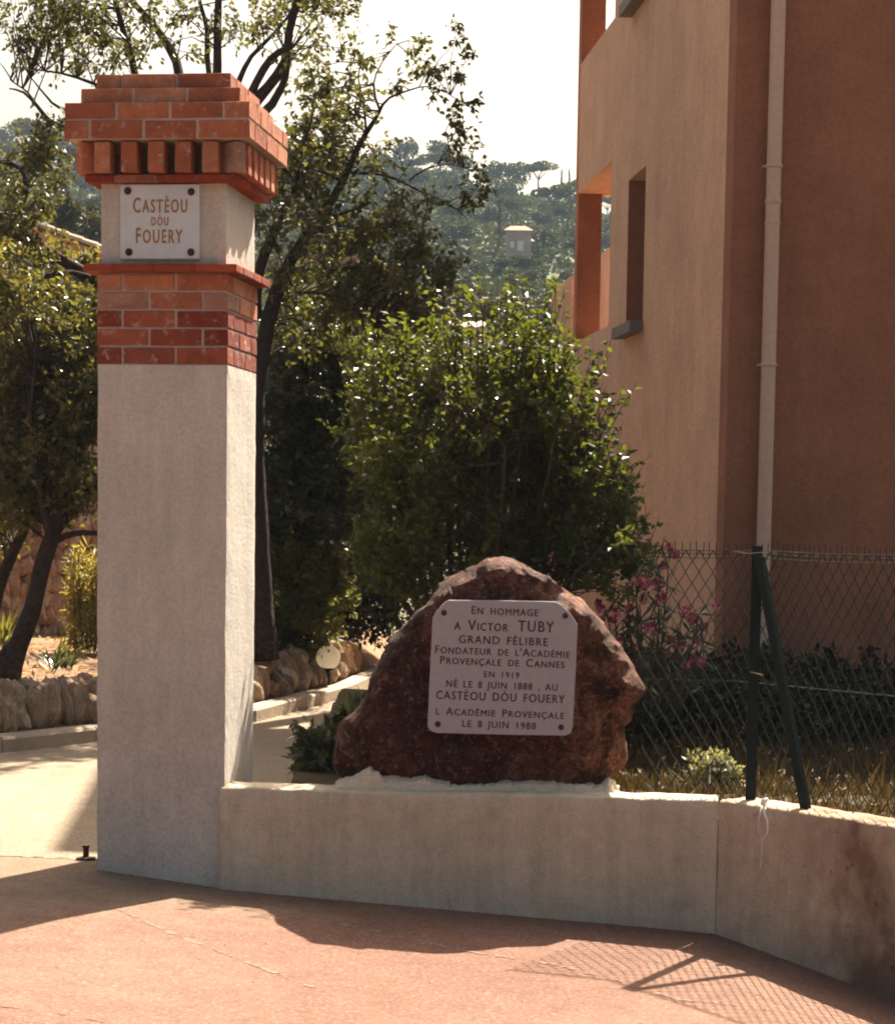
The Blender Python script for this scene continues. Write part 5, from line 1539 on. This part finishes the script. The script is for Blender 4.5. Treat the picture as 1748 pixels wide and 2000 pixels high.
# ---- dry leaves / litter in the left bed
n_ = 2600; V = []
lx = r_.uniform(-4.2, -1.5, n_); ly = r_.uniform(13.2, 19, n_)
keep = []
for x, y in zip(lx, ly):
    p = Vector((x, y, 0)); z = left_z(p)
    # left side of the kerb line only
    side_ok = x < np.interp(y, [7.75, 13.57, 14.3, 15.8, 18.1, 21], [-6.5, -2.82, -2.34, -1.41, -.82, -.45]) - .45
    if side_ok: keep.append((x, y, z + .02))
c = np.array(keep); d = unit(r_.normal(0, 1, c.shape) * np.array([1, 1, .25])); s2_ = unit(np.cross(d, r_.normal(0, .3, c.shape) + np.array([0, 0, 1])))
V = np.stack([c, c + d * .03 + s2_ * .014, c + d * .06, c + d * .03 - s2_ * .014], 1).reshape(-1, 3)
tag(np_mesh('leaf_litter', V, np.arange(len(V)).reshape(-1, 4), LEAF['dry']), kind='stuff')

# ---- globe lamp
gl = W(641, 1284, 18.0); Rg = pr(24, 18.0)
lamp = thing('garden_lamp', 'unlit white globe garden lamp on a short stem among the edging stones', 'lamp', (gl.x, gl.y, .1))
mb = MB(); mb.lathe([(Rg * math.sin(a_), -Rg * math.cos(a_)) for a_ in np.linspace(0.02, math.pi - .02, 18)], 28, tuple(gl)); mb.build('globe', MAT['globe'], lamp, smooth=True)
mb = MB(); mb.lathe([(.045, -Rg * 1.05), (.05, -Rg * .86), (.03, -Rg * .84)], 14, tuple(gl)); mb.lathe([(.022, .0 - gl.z + .05), (.022, -Rg)], 10, tuple(gl)); mb.build('stem', MAT['post'], lamp, smooth=True)

# ================================================================== FAR VEGETATION AND HOUSES
def crown_arrays(seed, kind, n_):
    """unit-size crown: clump faces filling an uneven ellipsoid. returns leaf quads and trunk MB (height about 1, radius about .5)"""
    r_ = np.random.default_rng(seed); 
    if kind == 'round': lobes = [((r_.uniform(-.26, .26), r_.uniform(-.26, .26), r_.uniform(.35, .78)), r_.uniform(.17, .27), .9) for _ in range(9)]
    elif kind == 'umbrella': lobes = [((r_.uniform(-.38, .38), r_.uniform(-.38, .38), r_.uniform(.74, .86)), r_.uniform(.13, .2), .55) for _ in range(11)]
    elif kind == 'cypress': lobes = [((r_.uniform(-.02, .02), r_.uniform(-.02, .02), z), .10 * (1 - z * .85) + .015, 2.2) for z in np.linspace(.1, .9, 9)]
    else: lobes = [((r_.uniform(-.4, .4), r_.uniform(-.4, .4), r_.uniform(.15, .45)), r_.uniform(.15, .28), .8) for _ in range(8)]
    V = []
    per = n_ // len(lobes)
    for c, rad_, fl in lobes:
        u = unit(r_.normal(0, 1, (per, 3))); rr = rad_ * r_.uniform(.6, 1.08, (per, 1)) ** .5
        p = np.array(c) + u * rr * np.array([1, 1, fl]); s = (.032 if kind != 'cypress' else .022) * r_.uniform(.6, 1.4, (per, 1))
        d = unit(u + r_.normal(0, .7, (per, 3))); sd = unit(np.cross(d, r_.normal(0, 1, (per, 3)))); 
        V.append(np.stack([p - d * s, p + sd * s * .8, p + d * s, p - sd * s * .8], 1).reshape(-1, 3))
    V = np.concatenate(V)
    tb = MB(); tb.tube([(0, 0, -.05), (.02, 0, .3), (0, .02, .62 if kind != 'cypress' else .4)], [.03, .022, .01], 5)
    if kind in ('umbrella', 'round'):
        for k in range(5): a_ = k * 1.257; tb.tube([(.01, 0, .42), (math.cos(a_) * .14, math.sin(a_) * .14, .62), (math.cos(a_) * .3, math.sin(a_) * .3, .76)], [.014, .010, .005], 4)
    return V, tb
def variant(seed, kind, n_, leafm):
    V, tb = crown_arrays(seed, kind, n_)
    me = bpy.data.meshes.new('crown'); Fc = np.arange(len(V)).reshape(-1, 4)
    me.vertices.add(len(V)); me.vertices.foreach_set('co', V.astype(np.float32).ravel())
    me.loops.add(len(V)); me.loops.foreach_set('vertex_index', np.arange(len(V), dtype=np.int32)); me.polygons.add(len(Fc)); me.polygons.foreach_set('loop_start', np.arange(0, len(V), 4, dtype=np.int32))
    me.update(calc_edges=True); me.materials.append(LEAF[leafm])
    tm = tb.mesh('trunk'); tm.materials.append(MAT['bark'])
    return me, tm
VAR = {
    'round': [variant(100 + i, 'round', 1500, 'hill') for i in range(4)],
    'pine': [variant(120 + i, 'round', 1500, 'hill2') for i in range(3)],
    'umbrella': [variant(130 + i, 'umbrella', 1500, 'hill2') for i in range(3)],
    'cypress': [variant(140 + i, 'cypress', 900, 'hill2') for i in range(2)],
    'shrub': [variant(150 + i, 'shrub', 1100, 'hill') for i in range(3)],
    'ridge': [variant(160 + i, 'round', 2600, 'ridge') for i in range(3)],
}
def far_tree(kind, x, y, z, wdt, hgt, label, name, group=None, cat='tree'):
    me, tm = random.choice(VAR[kind])
    t = thing(name, label, cat, (x, y, z), random.uniform(0, 6.28), group)
    t.scale = (wdt, wdt, hgt)
    for nm, m_ in (('crown', me), ('trunk', tm)):
        o = bpy.data.objects.new(nm, m_); COL.objects.link(o); o.parent = t
    return t
rr = random.Random(5)
GH = 'trees covering the far hillside'
cnt = 0
def place_px(kind, px, py_base, Y, w_px, h_px, label, name, group=None):
    q = W(px, py_base, Y); far_tree(kind, q.x, q.y, q.z, w_px / F * Y * 1.25, h_px / F * Y, label, name, group)
# hillside crowns, denser near
tries = 0
placed = []
while cnt < 285 and tries < 9000:
    tries += 1
    Y = 110 + 185 * rr.random() ** .8
    px = rr.uniform(480, 1215) if rr.random() < .83 else rr.uniform(-20, 215)
    x = (px - 874) / F * Y; z = tz(x, Y)
    size = rr.uniform(34, 80) / 4200 * Y
    if Y > 268 and px > 900: continue
    if any(abs(x - a_) < (size + c_) * .30 and abs(Y - b_) < (size + c_) * .6 for a_, b_, c_ in placed): continue
    # leave the clearing and the tower free
    py = 1000 - (z - 1.57) / Y * 4200
    if 1035 < px < 1100 and 500 < py < 565 and rr.random() < .8: continue
    if 965 < px < 1055 and 470 < py < 560 and Y < 205: continue
    placed.append((x, Y, size))
    k = rr.choices(['round', 'pine', 'umbrella', 'shrub'], [5, 3, 2, 2])[0]
    lab = {'round': 'rounded green tree among many on the hazy hillside', 'pine': 'dark rounded pine among many on the hazy hillside', 'umbrella': 'flat topped pine among many on the hazy hillside', 'shrub': 'low shrub clump among the trees on the hazy hillside'}[k]
    lab = lab.replace('among many on the hazy hillside', ('low' if Y < 170 else 'halfway up' if Y < 235 else 'high') + ' on the hazy hillside ' + ('left of the pillar' if px < 300 else 'seen through the slanting tree' if px < 700 else 'left of the tower house' if px < 960 else 'beside the tower house'))
    far_tree(k, x, Y, z - .3, size * (1.2 if k != 'umbrella' else 1.1), size * rr.uniform(.7, 1.0) * (1.2 if k == 'umbrella' else 1), lab, 'hillside_tree', GH)
    cnt += 1
# undergrowth on the hill: one mass
r_ = np.random.default_rng(77); n_ = 90000
hy = 95 + 230 * r_.random(n_) ** .9; hp = r_.uniform(-60, 1260, n_); hx = (hp - 874) / F * hy
gx_, gy_ = np.linspace(-80, 60, 120), np.linspace(90, 330, 120)
Zg = np.array([[tz(a_, b_) for a_ in gx_] for b_ in gy_])
ix = np.clip((hx - gx_[0]) / (gx_[1] - gx_[0]), 0, 118.99); iy = np.clip((hy - gy_[0]) / (gy_[1] - gy_[0]), 0, 118.99)
i0 = ix.astype(int); j0 = iy.astype(int); fx = ix - i0; fy = iy - j0
hz = Zg[j0, i0] * (1 - fx) * (1 - fy) + Zg[j0, i0 + 1] * fx * (1 - fy) + Zg[j0 + 1, i0] * (1 - fx) * fy + Zg[j0 + 1, i0 + 1] * fx * fy
cl = np.array([mnoise.noise(Vector((a_ * .22, b_ * .14, 2))) for a_, b_ in zip(hx, hy)])
ok = cl > -.12; hx, hy, hz, cl = hx[ok], hy[ok], hz[ok], cl[ok]
c = np.stack([hx, hy, hz + r_.uniform(0, 1, len(hx)) * (.3 + 2.2 * np.clip(cl, 0, 1))], 1)
d = unit(r_.normal(0, 1, c.shape)); sd = unit(np.cross(d, r_.normal(0, 1, c.shape))); s = r_.uniform(.14, .34, (len(c), 1))
V = np.stack([c - d * s, c + sd * s, c + d * s, c - sd * s], 1).reshape(-1, 3)
tag(np_mesh('hill_undergrowth', V, np.arange(len(V)).reshape(-1, 4), LEAF['hill']), kind='stuff')

# skyline trees that stand out
YS = 292
place_px('pine', 1000, 372, YS, 62, 68, 'large round pine standing alone on the skyline left of the umbrella pine', 'skyline_pine')
place_px('umbrella', 1052, 378, YS, 60, 62, 'broad umbrella pine on the skyline right of the round pine', 'umbrella_pine')
place_px('cypress', 1096, 374, YS, 22, 44, 'narrow cypress on the skyline, the left of the pair by the building', 'cypress')
place_px('cypress', 1111, 378, YS, 22, 48, 'narrow cypress on the skyline nearest the building', 'cypress')
place_px('round', 950, 372, YS, 50, 60, 'low round tree on the skyline left of the large round pine', 'skyline_tree')
place_px('round', 860, 335, YS, 60, 62, 'skyline tree behind the tip of the slender branch', 'skyline_tree')
place_px('pine', 790, 325, YS, 60, 60, 'dark skyline tree left of the slender branch tips', 'skyline_tree')
place_px('round', 905, 352, YS, 50, 48, 'small skyline tree in the dip behind the hanging leaves', 'skyline_tree')
place_px('pine', 145, 330, YS - 60, 80, 60, 'dark tree on the skyline left of the brick cap', 'skyline_tree')
place_px('umbrella', 1185, 432, YS, 50, 50, 'umbrella pine seen through the loggia opening', 'umbrella_pine')
place_px('cypress', 975, 478, 184, 40, 90, 'tall dark cypress left of the pink tower house', 'cypress')
place_px('round', 1060, 500, 186, 60, 62, 'round tree right of the pink tower house', 'hill_tree')
place_px('umbrella', 1030, 575, 160, 60, 78, 'slender umbrella pine below the tower house', 'umbrella_pine')

# tower house on the hill
YT = 182
tp0 = W(1012, 502, YT)
tower = thing('tower_house', 'small pinkish tower house with orange tiled roof on the hillside', 'house', tuple(tp0))
wT = pr(48, YT); hT = pr(58, YT)
def hbox(mb, x0, x1, y0, y1, z0, z1): mb.box(tp0.x + x0, tp0.x + x1, tp0.y + y0, tp0.y + y1, tp0.z + z0, tp0.z + z1)
mb = MB(); hbox(mb, -wT / 2, wT / 2, 0, wT, -1.5, hT * .88); mb.build('wall', MAT['house_wall'], tower)
mb = MB(); o_ = wT / 2 + .22; z0 = tp0.z + hT * .88; z1 = z0 + .5
mb.add([(tp0.x - o_, tp0.y - .2, z0), (tp0.x + o_, tp0.y - .2, z0), (tp0.x + o_, tp0.y + wT + .2, z0), (tp0.x - o_, tp0.y + wT + .2, z0), (tp0.x - o_ * .5, tp0.y + wT / 2, z1), (tp0.x + o_ * .5, tp0.y + wT / 2, z1)], [(0, 3, 2, 1), (0, 1, 5, 4), (1, 2, 5), (2, 3, 4, 5), (3, 0, 4)])
mb.build('roof', MAT['roof'], tower)
mb = MB(); hbox(mb, -.08, .42, -.04, .0, .55, 1.35); mb.build('window', MAT['white_paint'], tower)
mb = MB(); hbox(mb, -.7, -.35, -.04, .0, .8, 1.3); mb.build('window', MAT['white_paint'], tower)

def cottage(px0, px1, py_eave, py_ridge, py_base, Y, label, wallm, roofm, depth=6, ridge_in=.25, name='house'):
    a_ = W(px0, py_base, Y); b_ = W(px1, py_base, Y); ze = W(px0, py_eave, Y).z; zr = W(px0, py_ridge, Y).z + .0
    t = thing(name, label, 'house', ((a_.x + b_.x) / 2, Y, a_.z))
    mb = MB(); mb.box(a_.x, b_.x, Y, Y + depth, a_.z - 1, ze); w_ = mb.build('wall', wallm, t)
    mb = MB(); o_ = .25; hz_ = max(.3, (zr - ze)); x0, x1, y0, y1 = a_.x - o_, b_.x + o_, Y - o_, Y + depth + o_
    # roof slopes with tile rows running down the slope
    n_ = int((x1 - x0) / .22); 
    for i in range(n_):
        xa = x0 + (x1 - x0) * i / n_; xb = x0 + (x1 - x0) * (i + .96) / n_; xm = (xa + xb) / 2; lift = .05
        for (ya, yb) in ((y0, (y0 + y1) / 2), (y1, (y0 + y1) / 2)):
            mb.add([(xa, ya, ze), (xm, ya, ze + lift), (xb, ya, ze), (xb, yb, ze + hz_), (xm, yb, ze + hz_ + lift), (xa, yb, ze + hz_)], [(0, 1, 4, 5), (1, 2, 3, 4)])
    mb.add([(x0, y0, ze - .06), (x1, y0, ze - .06), (x1, y1, ze - .06), (x0, y1, ze - .06), (x0, y0, ze), (x1, y0, ze), (x1, y1, ze), (x0, y1, ze)], [(0, 3, 2, 1), (0, 1, 5, 4), (1, 2, 6, 5), (2, 3, 7, 6), (3, 0, 4, 7)])
    mb.add([(x0, y0, ze), (x0, y1, ze), (x0, (y0 + y1) / 2, ze + hz_)], [(0, 1, 2)]); mb.add([(x1, y0, ze), (x1, y1, ze), (x1, (y0 + y1) / 2, ze + hz_)], [(0, 2, 1)])
    mb.build('roof', roofm, t)
    for fx in (.25, .7):
        xw = a_.x + (b_.x - a_.x) * fx; mb = MB(); hh = ze - a_.z
        mb.box(xw - .35, xw + .35, Y - .03, Y, a_.z + hh * .35, a_.z + hh * .8); mb.build('window', MAT['glass'], t)
    return t
cottage(585, 690, 502, 484, 560, 62, 'pink roofed house glimpsed through the slanting tree', MAT['house_wall'], MAT['roof'], 7)
cottage(868, 930, 640, 630, 668, 48, 'small pale roof seen just above the leafy bush', MAT['house_wall'], MAT['house_wall'], 4, name='shed')
# sloping roofed house at the left
YH = 30
hs = thing('gabled_house', 'brownish pink gabled house with pale verge tiles at the left behind the trees', 'house', tuple(W(100, 640, YH)))
P_ = [W(-160, 400, YH), W(40, 432, YH), W(75, 446, YH), W(330, 540, YH)]; base_z = -.2
mb = MB(); n0 = 0
front = [(P_[0].x, YH, base_z)] + [(p.x, YH, p.z) for p in P_] + [(P_[-1].x, YH, base_z)]; back = [(x, YH + 7, z) for x, y, z in front]
mb.add(front + back, [tuple(range(6)), tuple(range(11, 5, -1))] + [(i, i + 6, (i + 1) % 6 + 6, (i + 1) % 6) for i in range(6)]); mb.build('wall', MAT['house_pink'], hs)
for a_, b_ in zip(P_[:-1], P_[1:]):
    n_ = max(1, int((b_ - a_).length / .2))
    for i in range(n_):
        p = a_.lerp(b_, i / n_); q = a_.lerp(b_, (i + 1.05) / n_)
        mb = MB(); v_ = (q - p); u_ = Vector((-v_.z, 0, v_.x)).normalized()
        rowp = []
        for e in (p, q):
            sc_ = 1 if e is p else 1.2
            for k in range(6): an = math.pi * k / 5; rowp.append(Vector((e.x, YH - .18, e.z)) + u_ * (math.sin(an) * .07 * sc_ + .02) + Vector((0, (1 - math.cos(an)) * .10, 0)))
        mb.add(rowp, [(k, k + 1, k + 7, k + 6) for k in range(5)] + [(5, 4, 3, 2, 1, 0), (6, 7, 8, 9, 10, 11)]); mb.build('roof_tile', MAT['kerb'], hs)
mb = MB()
for a_, b_ in zip(P_[:-1], P_[1:]): mb.add([(a_.x, YH - .15, a_.z + .02), (b_.x, YH - .15, b_.z + .02), (b_.x, YH + 7.2, b_.z + .02), (a_.x, YH + 7.2, a_.z + .02)], [(0, 1, 2, 3)])
mb.build('roof', MAT['roof'], hs)

# ridge of darker trees in the middle distance
RG = 'dark trees on the middle ridge'
for (px, pyb, Y, w_, h_, kind, lab) in (
    (900, 640, 84, 110, 95, 'ridge', 'dark ridge tree at the left end of the middle ridge'),
    (960, 645, 80, 120, 90, 'ridge', 'dark broad tree on the middle ridge above the pale roof'),
    (1020, 655, 78, 110, 85, 'ridge', 'brownish dark tree on the middle ridge below the tower house'),
    (1075, 665, 76, 110, 90, 'ridge', 'dark ridge tree touching the peach wing'),
    (1130, 670, 76, 110, 90, 'ridge', 'dark ridge tree hidden behind the peach wing'),
    (850, 640, 88, 100, 90, 'ridge', 'dark ridge tree behind the drooping leaves'),
    (790, 640, 90, 110, 90, 'ridge', 'dark ridge tree behind the slanting tree'),
    (1030, 760, 40, 110, 110, 'round', 'bright green round tree between bush and peach wing'),
    (880, 760, 44, 110, 110, 'round', 'yellowish green tree just above the bush'),
    (960, 780, 42, 120, 110, 'ridge', 'brownish thinly leaved tree above the bush'),
    (800, 790, 46, 130, 130, 'ridge', 'brown green tree behind the left side of the bush'),
    (130, 470, 60, 90, 110, 'ridge', 'olive green rounded tree left of the upper pillar'),
    (185, 480, 66, 70, 90, 'ridge', 'olive tree partly hidden by the upper pillar'),
    (70, 470, 70, 90, 80, 'ridge', 'olive tree behind the gabled house'),
    (560, 620, 70, 110, 130, 'ridge', 'dark tree below the pink roofed house on its left'),
    (660, 640, 58, 120, 110, 'ridge', 'dark tree in front of the pink roofed house'),
    (730, 640, 60, 110, 120, 'ridge', 'dark tree right of the pink roofed house'),
):
    place_px(kind, px, pyb + 20, Y, w_, h_ + 20, lab, 'ridge_tree' if kind == 'ridge' else 'round_tree', RG if kind == 'ridge' and Y > 70 and px > 780 else None)

# ================================================================== HAZE
HZ = True
if HZ:
    mb = MB(); mb.box(-410, 410, -40, 430, -2.2, 66)
    hz_o = mb.build('haze', None)
    m = bpy.data.materials.new('haze_air'); m.use_nodes = True; nt = m.node_tree
    nt.nodes.remove(nt.nodes['Principled BSDF'])
    pv = nt.nodes.new('ShaderNodeVolumePrincipled'); pv.inputs['Color'].default_value = (0.60, 0.79, 1.0, 1); pv.inputs['Density'].default_value = 0.00026
    pv.inputs['Anisotropy'].default_value = 0.0
    nt.links.new(pv.outputs[0], nt.nodes['Material Output'].inputs['Volume'])
    hz_o.data.materials.append(m); tag(hz_o, kind='stuff')
